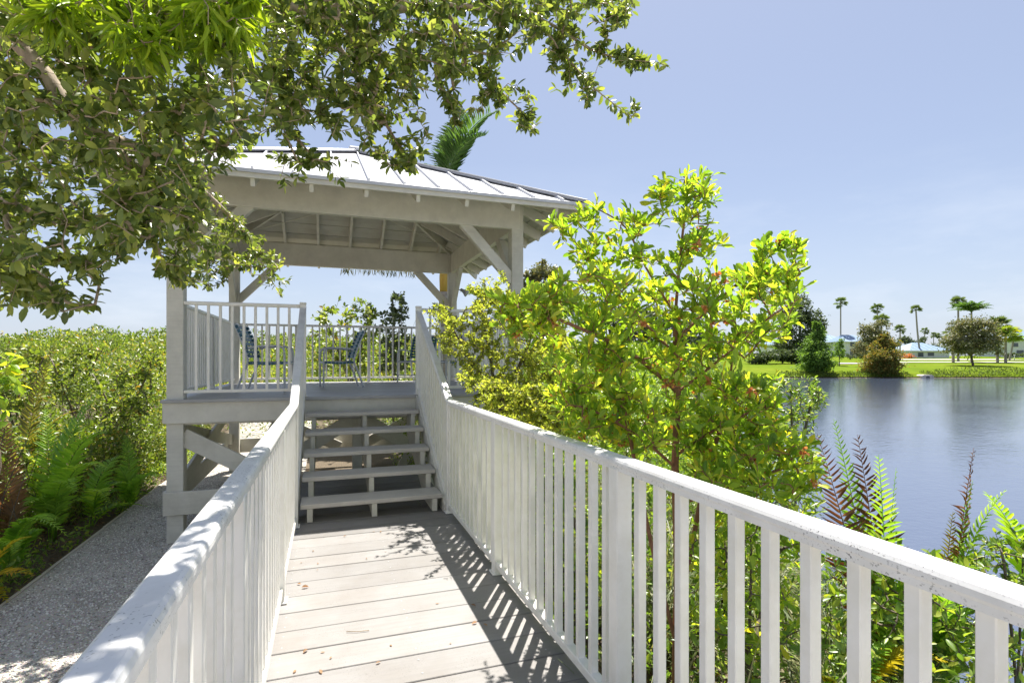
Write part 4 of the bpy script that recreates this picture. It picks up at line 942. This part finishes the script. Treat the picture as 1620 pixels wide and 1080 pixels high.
r = rng.uniform(.003, .008, n); m_ = tubes(np.concatenate([A, mid]), np.concatenate([mid, B]), np.concatenate([r, r*.8]), np.concatenate([r*.8, r*.4]), 5)
tag(link('mangrove_stems', mesh_np('stems', *m_, True), None, None, M_barkdark), 'tangle of grey brown mangrove stems and roots above the path edge', 'stems', kind='stuff')

# ------------------------------------------------------------------ palms
FS = 1.19                                                   # everything across the pond
def palm(name, label, px, top_py, D, kind, base=None, R=None, seed=0, lean=0, group=None, tr=.16, n=None, lm=None, spread=1.0):
    D = D*FS if D > 60 else D; rng = np.random.default_rng(seed); Xc = (px-810)/F*D; gz = lz(D) if D > 67 else GZ
    gz = gz if base is None else base; top = at(px, top_py, D)
    foot = cw(Xc+lean, D, gz-.1); r = thing(name, tuple(foot), label, 'palm tree', group)
    mid = (foot+top)/2+cw(1, 0)*(-lean*.12); pts = smooth_path([foot, mid, top], 8)
    m = len(pts); tube_obj('trunk', pts, [tr*(1.35 if i == 0 else 1)*(1-.35*i/m) for i in range(m)], M_palmtrunk, r, 9)
    if kind == 'fan':
        R = (R or 1.5)*.98; n = int((n or 26)*.75)
        for k in range(n):
            a = rng.uniform(0, 6.283); e = rng.uniform(-.9, 1.35); d = np.array([math.cos(a)*math.cos(e), math.sin(a)*math.cos(e), math.sin(e)])
            s = nrm(np.cross(d, [.1, .2, 1])); nn = np.cross(s, d); hub = np.array(top)+d*R*.45
            an = np.linspace(-1.35, 1.35, 13); Dl = np.cos(an)[:, None]*d+np.sin(an)[:, None]*s+np.array([0, 0, -.18])
            V1 = tubes(np.array([top]), np.array([hub]), np.array([.03*R]), np.array([.02*R]), 4)
            pr = leaves(np.repeat(hub[None], 13, 0), Dl, np.repeat(nn[None], 13, 0), np.full(13, R*.6)*rng.uniform(.85, 1.1), np.full(13, R*.095), LANCE, np.full(13, rng.random()))
            link('frond', mesh_np('fan', *join_np([V1, pr])), r, None, lm or L_fan)
    else:
        R = R or 2.6; n = n or 18
        for k in range(n):
            a = 2.4*k+rng.uniform(-.3, .3); lf = rng.uniform(.85, 1.52)
            frond(rng, Vector(top), (math.cos(a), math.sin(a)), R*rng.uniform(.85, 1.1), lf, rng.uniform(.7, 1.5)*spread, R*.24, 24, lm or L_palm, r, .10, .5, 62, -.1, 'frond', .02*R)
    return r
# palm just behind the pavilion (its fronds rise above the roof)
rng = np.random.default_rng(91); D = 15.0; ft = cw((700-810)/F*D, D, GZ)
pr_ = thing('feather_palm', tuple(ft), 'feather palm with orange crownshaft rising behind the pavilion roof', 'palm tree')
tp_ = at(703, 300, D)
tube_obj('trunk', smooth_path([ft, at(702, 500, D), at(702, 462, D)], 6), .14, M_palmtrunk, pr_, 10)
tube_obj('crownshaft', [at(702, 462, D), at(702, 440, D), at(703, 380, D), tp_], [.115, .125, .1, .06], M_shaft, pr_, 10)
for (tx, ty, td, L_, bend) in ((778, 178, 14.6, 2.6, .6), (738, 176, 15.5, 2.3, .3), (760, 215, 14.2, 2.3, .9), (856, 312, 14.6, 2.9, .9), (600, 330, 14.5, 2.7, 1.1), (560, 420, 14.0, 3.0, 1.3), (660, 260, 16, 2.3, .6), (640, 410, 16.5, 2.4, 1.2), (790, 400, 15.5, 2.4, 1.2)):
    tip = at(tx, ty, td); d = tip-tp_; h = math.hypot(d.x, d.y); best = None
    for lf in np.linspace(-.2, 1.52, 80):
        L = math.sqrt(h*h+d.z*d.z)*1.05; L = h/(math.cos(lf)+.35*bend) if h > .6 else L
        e = abs(L*(math.sin(lf)-.55*bend)-d.z)
        if L < 6 and (best is None or e < best[0]): best = (e, lf, L)
    if best is None: continue
    frond(rng, tp_, (d.x, d.y), best[2], best[1], bend, .6, 60, L_palm, pr_, .075, .55, 58, .1, 'frond', .028, .6, cw(.9, .45).normalized() if ty < 262 else None)
for k in range(1):                                                     # drooping thatchy dead frond seen under the back beam
    rng2 = np.random.default_rng(92); a = at(540, 424, 12.2); b_ = at(655, 428, 12.2); n = 130; u = rng2.random(n)[:, None]
    P = np.array(a)+(np.array(b_)-np.array(a))*u; Dn = np.array([0, 0, -1.])+rng2.normal(0, .16, (n, 3)); L = rng2.uniform(.06, .2, n)
    df = link('dead_frond', mesh_np('dead', *join_np([tube_path([a+V3(0, 0, .02), (a+b_)/2+V3(0, 0, .05), b_+V3(0, 0, .02), at(690, 395, 13.6), tp_], .012, 5), leaves(P, Dn, rng2.normal(0, 1, (n, 3)), L, L*.08, LANCE, rng2.random(n))])), pr_, None, L_greytree)
mast = tag(tube_obj('antenna_mast', [cw((697-810)/F*16, 16, GZ), at(697, 232, 16)], .022, M_dark, None, 8), 'thin dark mast standing up behind the pavilion roof', 'mast')

FP = 'fan palms on the far lawn'
palm('fan_palm', 'very tall slim fan palm left of the white house', 1330, 479, 150, 'fan', R=2.3, seed=1, tr=.26, group=FP)
palm('fan_palm', 'tall fan palm rising above the grey shrub, behind its shorter neighbour', 1388, 488, 150, 'fan', R=2.2, seed=2, tr=.26, group=FP)
palm('fan_palm', 'shorter fuller fan palm just above the grey shrub', 1394, 506, 120, 'fan', R=2.1, seed=3, tr=.25, group=FP, n=34)
palm('fan_palm', 'tall leaning fan palm in front of the low blue roof', 1449, 490, 133, 'fan', R=1.7, seed=4, tr=.28, lean=1.4, group=FP)
palm('fan_palm', 'squat fan palm behind the rust coloured cypress', 1424, 521, 125, 'fan', R=1.6, seed=5, tr=.22, group=FP)
palm('fan_palm', 'distant fan palm, largest of those above the blue roof', 1463, 524, 190, 'fan', R=1.9, seed=6, tr=.22, group=FP)
palm('fan_palm', 'distant fan palm, middle one above the blue roof ridge', 1477, 530, 200, 'fan', R=1.7, seed=7, tr=.2, group=FP)
palm('fan_palm', 'distant fan palm, rightmost above the blue roof ridge', 1486, 531, 200, 'fan', R=1.6, seed=8, tr=.2, group=FP)
palm('feather_palm', 'tall queen palm with drooping fronds above the round lawn tree', 1537, 494, 100, 'feather', R=4.6, seed=9, tr=.24, n=26)
palm('fan_palm', 'tall palm with ragged crown left of the queen palm', 1516, 478, 104, 'fan', R=1.8, seed=10, tr=.25, group=FP, n=34)
palm('fan_palm', 'short fan palm with stout trunk left behind the round tree', 1508, 528, 98, 'fan', R=2.2, seed=11, tr=.3, group=FP)
palm('fan_palm', 'stout fan palm right of the round lawn tree', 1578, 517, 98, 'fan', R=2.7, seed=12, tr=.3, group=FP, n=34)
palm('fan_palm', 'stout yellowish fan palm second from the right', 1591, 530, 96, 'fan', R=2.3, seed=13, tr=.28, group=FP, n=34, lm=L_feather)
palm('fan_palm', 'leaning fan palm close to the right house', 1604, 530, 112, 'fan', R=2.3, seed=14, tr=.22, lean=-1.2, group=FP, n=30, lm=L_feather)
palm('fan_palm', 'small fan palm beside the tall dark tree', 1300, 530, 112, 'fan', R=1.7, seed=15, tr=.2, group=FP)

# ------------------------------------------------------------------ broadleaf trees
def tree(name, label, px, D, blobs, lm, seed, size=.35, n=5000, base_z=None, trunk=.18, cat='tree', bm=None, leafasp=.55, dsc=1.0):
    """blobs: (px, py, rx_px, ry_px) lobes of the crown; every lobe gets real depth"""
    D = D*FS if D > 60 else D; rng = np.random.default_rng(seed); gz = (lz(D) if D > 67 else GZ) if base_z is None else base_z
    foot = cw((px-810)/F*D, D, gz-.1); r = thing(name, tuple(foot), label, cat)
    P = []; area = sum(b[2]*b[3] for b in blobs); C = []
    for (bx, by, rx, ry) in blobs:
        m = int(n*rx*ry/area); c_ = at(bx, by, D+rng.uniform(-.4, .4)*rx/F*D*dsc); C.append(c_)
        kx, ky = rx/F*D, ry/F*D
        sub = nrm(rng.normal(0, 1, (max(8, m//70), 3)))*rng.uniform(.35, .95, (max(8, m//70), 1))    # clumps with gaps between
        sc = .22+.2*rng.random(len(sub)); w_ = rng.integers(len(sub), size=m)
        q = sub[w_]+rng.normal(0, 1, (m, 3))*sc[w_][:, None]*.5
        X = q[:, 0]*kx; Yd = q[:, 1]*kx*dsc; Zz = q[:, 2]*ky
        P.append(np.stack([c_.x+X*CT+Yd*ST, c_.y-X*ST+Yd*CT, c_.z+Zz], 1))
    P = np.concatenate(P); P = P[P[:, 2] > gz+.05]; m = len(P); L = rng.uniform(.6, 1.3, m)*size
    top = max(C, key=lambda q: q.z)
    parts = [tube_path(smooth_path([foot, (foot*1.1+top*.9)/2, top], 5), list(np.linspace(trunk, trunk*.25, 11)), 8)]
    V, T, R = parts[0]; tk = link('trunk', mesh_np('trunk', V, T, R, True), r, None, bm or M_barkdark)
    s = (foot+(top-foot)*.35)
    ee = [(s+(top-foot)*rng.uniform(-.08, .2), c_) for c_ in C if (c_-top).length > .1]
    if ee: link('limbs', mesh_np('limbs', *tubes(np.array([e[0] for e in ee]), np.array([e[1] for e in ee]), np.full(len(ee), trunk*.5), np.full(len(ee), trunk*.12), 6), True), r, None, bm or M_barkdark)
    cr_ = link('crown', mesh_np('crown', *leaves(P, rng.normal(0, 1, (m, 3)), rng.normal(0, .7, (m, 3))+np.array([0, 0, .7]), L, L*leafasp, DIAM, rng.random(m))), r, None, lm); cr_['kind'] = 'stuff'
    return r
tree('dark_tree', 'large dark tree behind the bright green cypress', 1262, 108, [(1268, 490, 22, 26), (1250, 510, 22, 28), (1285, 520, 20, 30), (1245, 545, 22, 20), (1272, 550, 28, 22)], L_dark, 101, .6, 9500, trunk=.5)
tree('cypress_tree', 'conical bright green cypress at the far water edge', 1292, 69, [(1292, 518, 7, 9), (1291, 532, 14, 12), (1292, 548, 20, 14), (1292, 564, 26, 14), (1292, 580, 27, 11)], L_cyp, 102, .36, 12000, trunk=.25)
tree('lawn_sapling', 'small young tree with its own lawn shadow beside the cypress', 1328, 84, [(1328, 546, 11, 12), (1326, 560, 12, 10), (1332, 557, 9, 10)], L_cyp, 103, .35, 1100, trunk=.12)
tree('grey_shrub', 'broad grey green shrub left of the rust cypress', 1378, 96, [(1372, 530, 18, 18), (1388, 527, 18, 20), (1362, 550, 13, 14), (1398, 545, 15, 20), (1380, 555, 22, 12)], L_greytree, 104, .42, 8000, trunk=.25, cat='shrub')
tree('cypress_tree', 'rust tinted cypress with drooping skirts at the far water edge', 1398, 67.5, [(1398, 533, 8, 9), (1397, 546, 18, 13), (1397, 562, 25, 14), (1396, 578, 29, 13), (1397, 588, 30, 8)], L_cypor, 105, .36, 12000, trunk=.25)
tree('round_tree', 'round crowned olive tree alone on the far lawn', 1540, 84, [(1540, 528, 36, 24), (1512, 545, 20, 18), (1566, 545, 22, 18), (1540, 550, 34, 16), (1527, 517, 22, 14), (1557, 518, 20, 14)], L_greytree, 106, .36, 13000, trunk=.22)
tree('dark_tree', 'dark rounded tree between rust cypress and low blue roof', 1430, 140, [(1432, 541, 14, 12), (1420, 552, 12, 12), (1443, 550, 12, 10)], L_dark, 107, .6, 2000, trunk=.3)
tree('dark_tree', 'low dark tree left of the leaning palm', 1462, 175, [(1462, 540, 12, 8), (1455, 546, 10, 8)], L_dark, 108, .6, 900, trunk=.3)
tree('dark_tree', 'hazy grey crowned tree right of the pavilion post', 850, 48, [(862, 432, 24, 18), (838, 445, 18, 20), (885, 448, 18, 18), (870, 470, 34, 18)], L_greytree, 109, .3, 5200, trunk=.3)
tree('feathery_tree', 'feathery yellow green tree right of the pavilion post', 885, 26, [(860, 462, 26, 14), (900, 476, 34, 16), (870, 495, 40, 16), (935, 500, 40, 20), (840, 500, 20, 14), (760, 462, 22, 8), (785, 475, 24, 12)], L_feather, 110, .16, 9500, trunk=.2, leafasp=.3)
tree('dark_tree', 'dense green trees mass behind the hop bush', 985, 40, [(960, 500, 50, 34), (1030, 510, 55, 30), (1090, 530, 45, 28), (1000, 545, 60, 24), (1130, 550, 40, 20)], L_dark, 111, .3, 9000, trunk=.3)
tree('hedge_bush', 'dark clipped hedge at the back of the lawn left of the cypress', 1238, 92, [(1205, 566, 24, 9), (1235, 562, 20, 10), (1255, 564, 14, 10)], L_dark, 112, .5, 6000, trunk=.15, cat='hedge')
tree('red_shrub', 'reddish shrub at the left end of the low blue roof', 1434, 128, [(1432, 563, 10, 4), (1442, 564, 7, 3)], L_hopseed, 113, .35, 500, trunk=.06, cat='shrub')
tree('round_shrub', 'low green shrub in front of the right house', 1595, 118, [(1590, 562, 12, 5), (1608, 562, 10, 5)], L_dark, 114, .4, 800, trunk=.06, cat='shrub')
tree('round_shrub', 'low green shrub in front of the white house wall', 1362, 118, [(1360, 562, 14, 5), (1346, 563, 8, 4)], L_dark, 115, .4, 900, trunk=.06, cat='shrub')
# far tree belt on the skyline behind the houses
rng = np.random.default_rng(120); n = 9000; Dd = rng.uniform(270, 320, n); X = rng.uniform(50, 520, n); hh = 3+5*vnoise(X, Dd, 14, 3)+3*vnoise(X, Dd, 5, 6)
P = np.stack([X*CT+Dd*ST, -X*ST+Dd*CT, 2.6+hh*rng.random(n)**.6], 1); L = rng.uniform(.8, 1.8, n)
tag(link('distant_trees', mesh_np('far', *leaves(P, rng.normal(0, 1, (n, 3)), rng.normal(0, .7, (n, 3))+np.array([0, 0, .7]), L, L*.6, DIAM, rng.random(n))), None, None, L_dark), 'distant belt of dark trees along the skyline behind the houses', 'trees', kind='stuff')
# reedy bank plants along the far water edge
n = 22000; X = rng.uniform(32, 240, n); Dd = rng.uniform(78.3, 80.6, n); k = vnoise(X, Dd*0, 2.6, 2)+.35*(X > 63)*(X < 113) > .42; X, Dd = X[k], Dd[k]; n = len(X)
P = np.stack([X*CT+Dd*ST, -X*ST+Dd*CT, ground_z(X, Dd)+.05+rng.random(n)*(.3+1.0*vnoise(X, Dd, 2.2, 5)*(X > 63))], 1); L = rng.uniform(.15, .38, n)
tag(link('bank_plants', mesh_np('bankp', *leaves(P, rng.normal(0, .7, (n, 3))+np.array([0, 0, .8]), rng.normal(0, 1, (n, 3)), L, L*.4, DIAM, rng.random(n))), None, None, L_bank), 'reedy green plants lining the far water edge', 'bank plants', kind='stuff')

# ------------------------------------------------------------------ houses across the pond
def house(label, x0, x1, D, depth, eave, ridge, base, hip=.5, wins=(), name='house', gable=False):
    """x0..x1 metres right of view, at distance D; heights in metres"""
    D *= FS; base += .9
    r = thing(name, tuple(cw((x0+x1)/2, D, base)), label, 'house'); R = Matrix.Rotation(-TH, 4, 'Z'); cx = (x0+x1)/2; wd = x1-x0
    box('wall', cw(cx, D+depth/2, (base+eave)/2-.2), (wd, depth, eave-base+.4), M_wallwhite, r, .02, R)
    o = .7; a = [cw(x0-o, D-o, eave), cw(x1+o, D-o, eave), cw(x1+o, D+depth+o, eave), cw(x0-o, D+depth+o, eave)]
    hl = hip*depth/2 if not gable else -.0
    p, q = cw(x0-o+hl+.01, D+depth/2, ridge), cw(x1+o-hl-.01, D+depth/2, ridge)
    me = bpy.data.meshes.new('roof'); me.from_pydata(a+[p, q], [], [(0, 1, 5, 4), (1, 2, 5), (2, 3, 4, 5), (3, 0, 4), (3, 2, 1, 0)])
    rf = link('roof', me, r, None, M_roofblue)
    bar('fascia', cw(x0-o, D-o-.03, eave-.12), cw(x1+o, D-o-.03, eave-.12), .05, .26, M_wallwhite, rf, .01)
    for k in range(int(wd/1.6)):
        u = x0-o+.8+1.6*k; f = max(0, min((u-x0+o)/max(hl, .01), (x1+o-u)/max(hl, .01), 1)) if hl > 0 else 1
        bar('roof_rib', cw(u, D-o, eave+.03), cw(u, D-o+(depth/2+o)*f, eave+(ridge-eave)*f+.03), .06, .06, M_roofblue, rf, .01)
    for (u, z0, ww, hh) in wins:
        f = box('window', cw(x0+u, D-.03, base+z0+hh/2), (ww+.24, .1, hh+.24), M_wallwhite, r, .02, R)
        box('pane', cw(x0+u, D-.09, base+z0+hh/2), (ww, .06, hh), M_glass, f, .01, R)
    return r
def XM(px, D): return (px-810)/F*D*FS
def ZM(py, D): return HC+(HY-py)/F*D*FS
house('white house with pale blue metal roof behind the small sapling', XM(1302, 150), XM(1346, 150), 150, 11, ZM(541, 150), ZM(528, 150), 1.2, .9, [(2, 1, 1.4, 1.7), (5, 1, 1.4, 1.7)])
house('white wing with blue roof and tall window beside the grey shrub', XM(1337, 143), XM(1372, 143), 143, 9, ZM(540, 143), ZM(528.5, 143), 1.2, .5, [(2.2, .5, 1.3, 2.0), (2.2, 3.2, 1.3, 1.4), (4.4, .5, .8, 2.0)])
house('white house glimpsed between hop bush and dark tree', XM(1225, 140), XM(1262, 140), 140, 9, ZM(545, 140), ZM(536, 140), 1.2, .5, [(2.8, 1.6, 1.6, 1.0), (4.6, 1.6, 1.0, 1.0)])
h2 = house('low white building with broad blue hip roof behind the leaning palm', XM(1440, 132), XM(1502, 132), 132, 10, ZM(554.5, 132), ZM(541, 132), 1.0, 1.0, [(3.0, .2, 1.6, 1.2), (6.0, .4, 1.8, 1.0)])
house('two storey white house with turquoise blue roof at the right edge', XM(1598, 138), XM(1690, 138), 138, 12, ZM(535.5, 138), ZM(521.5, 138), 1.0, .8, [(1.6, 3.2, 1.6, 1.2), (3, .4, 2.2, 1.8), (6, .4, 1.6, 1.8), (6, 3.2, 1.6, 1.2)])
house('small far white house with blue roof left of the leaning palm', XM(1437, 195), XM(1456, 195), 195, 8, ZM(551, 195), ZM(546, 195), 1.4, .5, [(2, .8, 1.2, 1.2)])
house('far white house roofline behind the dark hedge', XM(1376, 170), XM(1420, 170), 170, 9, ZM(552, 170), ZM(545, 170), 1.4, .5, [(3, .8, 1.2, 1.2), (6, .8, 1.2, 1.2)])
# culvert outfall and lamp post
cv = thing('culvert', tuple(cw(XM(1465, 66.1), 78.6, WZ)), 'pale concrete culvert outfall with dark opening at the far water edge', 'culvert')
R = Matrix.Rotation(-TH, 4, 'Z'); Xv = XM(1465, 66.1)
pts = [cw(Xv-.9, 78.3, WZ-.1), cw(Xv+.9, 78.3, WZ-.1), cw(Xv+.85, 78.3, WZ+.32), cw(Xv+.55, 78.3, WZ+.46), cw(Xv-.55, 78.3, WZ+.46), cw(Xv-.85, 78.3, WZ+.32)]
prism('headwall', pts, cw(0, 1.2), M_concrete, cv)
an = np.linspace(0, math.pi, 9); prism('opening', [cw(Xv+.3*math.cos(a), 78.28, WZ+.02+.24*math.sin(a)) for a in an], cw(0, .015), M_dark, cv)  # dark plate on the solid headwall; the hole's shade is put into its colour
lp = thing('lamp_post', tuple(cw(XM(1605, 112), 133.3, lz(133.3))), 'short white lamp post on the lawn before the right house', 'lamp')
b_ = cw(XM(1605, 112), 133.3, lz(133.3)); tube_obj('pole', [b_, b_+V3(0, 0, 1.3)], .08, M_wallwhite, lp); box('lamp_head', b_+V3(0, 0, 1.42), (.3, .3, .25), M_wallwhite, lp, .04)
# thicket closing the near bank between the olive shrub and the pond
rng = np.random.default_rng(130)
n = 90000; Zc = rng.uniform(5.5, 34, n); sh = interp(Zc, SHORE); x1 = sh+.3; x0 = np.where(Zc < 12.2, 1.9, -1.0*0+.02*Zc)
Xc = x0+(x1-x0)*rng.random(n); X = Xc*CT+Zc*ST; Y = -Xc*ST+Zc*CT
h = .35+1.1*vnoise(X, Y, 1.5, 3)+.5*vnoise(X, Y, .6, 4)+np.interp(Zc, [5, 12, 30], [0, .5, 1.5])
k = ~((Y > 6.6) & (Y < 11.8) & (X < 2.95)); X, Y, Zc, h = X[k], Y[k], Zc[k], h[k]; n = len(X)
P = np.stack([X, Y, GZ+h*rng.random(n)**.45], 1); L = rng.uniform(.035, .07, n)*np.maximum(1, Zc/8)
tag(link('bank_thicket', mesh_np('thick', *leaves(P, rng.normal(0, 1, (n, 3))+np.array([0, 0, .6]), rng.normal(0, .7, (n, 3))+np.array([0, 0, .8]), L, L*.42, DIAM, rng.random(n))), None, None, L_under), 'tangled green thicket on the near bank between pavilion and pond', 'thicket', kind='stuff')
# leafy face of the thicket beside the gravel path
rng = np.random.default_rng(131); n = 34000; Y = rng.uniform(2.5, 17, n); X = -2.78-np.interp(Y, [6.5, 9.5], [.8, 0])-rng.random(n)**1.6*.9-.35*vnoise(Y, Y*0, .7, 8); hh = mang_h(X, Y)-GZ
P = np.stack([X, Y, GZ+.06+hh*(.35+.65*vnoise(X, Y, .5, 21))*rng.random(n)**.85], 1); k = vnoise(P[:, 1]*1.0, P[:, 2]*1.0+P[:, 0], .34, 6) > .36; P = P[k]; n = len(P); L = rng.uniform(.035, .08, n)
tag(link('mangrove_edge', mesh_np('medge', *leaves(P, rng.normal(0, 1, (n, 3))+np.array([.3, -.2, .3]), rng.normal(0, .7, (n, 3))+np.array([.3, 0, .8]), L, L*.42, OVAL, rng.random(n))), None, None, L_mang), 'shaded leafy mangrove edge bordering the gravel path', 'mangroves', kind='stuff')
# low leafy growth covering the soil along the gravel path
rng = np.random.default_rng(132); n = 16000; Y = rng.uniform(2.5, 15, n); X = -2.66-1.3*rng.random(n)**1.3; P = np.stack([X, Y, GZ+.02+rng.random(n)*(.08+.34*vnoise(X, Y, .5, 22))], 1)
k = vnoise(X, Y, .4, 23) > .3; P = P[k]; n = len(P); L = rng.uniform(.03, .07, n)
tag(link('path_edge_growth', mesh_np('pegrow', *leaves(P, rng.normal(0, 1, (n, 3))+np.array([.2, -.1, .4]), rng.normal(0, .6, (n, 3))+np.array([0, 0, .9]), L, L*.38, OVAL, rng.random(n))), None, None, L_under), 'low green growth covering the soil along the left edge of the gravel path', 'undergrowth', kind='stuff')
# bushier mangroves that stand above the thicket
for k, (px, D, poly, lab) in enumerate((
    (30, 8.5, [(-30, 600), (0, 555), (35, 540), (75, 560), (85, 640), (-20, 660)], 'leafy mangrove bush rising behind the ferns at the left edge'),
    (118, 11.0, [(75, 590), (100, 548), (128, 530), (150, 560), (160, 620), (85, 630)], 'tallest mangrove bush, above the arching ferns left of the pavilion'),
    (190, 9.5, [(150, 600), (175, 575), (205, 568), (232, 590), (235, 680), (150, 680)], 'rounded mangrove bush beside the path, left of the pavilion post'),
    (244, 12.5, [(215, 570), (235, 545), (258, 552), (262, 640), (220, 640)], 'slim mangrove bush half hidden by the left pavilion post'))):
    shrub('mangrove_bush', lab, 140+k, px, 700, D, poly, 150, L_mang, (.06, .11), .44, 9, .8, OVAL, back=.35, group='mangrove bushes left of the path', r_tip=.0026)
# scrub continuing along the left shore of the pond
rng = np.random.default_rng(133); n = 22000; Zc = rng.uniform(30, 82, n); Xc = interp(Zc, SHORE)+.6-11*rng.random(n)**1.4; X = Xc*CT+Zc*ST; Y = -Xc*ST+Zc*CT
h = .5+1.8*vnoise(X, Y, 3, 3)+.8*vnoise(X, Y, 1.2, 4); P = np.stack([X, Y, np.maximum(ground_z(Xc, Zc), WZ)+h*rng.random(n)**.5], 1); L = rng.uniform(.16, .34, n)
tag(link('shore_scrub', mesh_np('scrub', *leaves(P, rng.normal(0, 1, (n, 3))+np.array([0, 0, .5]), rng.normal(0, .7, (n, 3))+np.array([0, 0, .8]), L, L*.45, DIAM, rng.random(n))), None, None, L_under), 'green scrub along the left shore of the pond behind the tall lime shrub', 'scrub', kind='stuff')
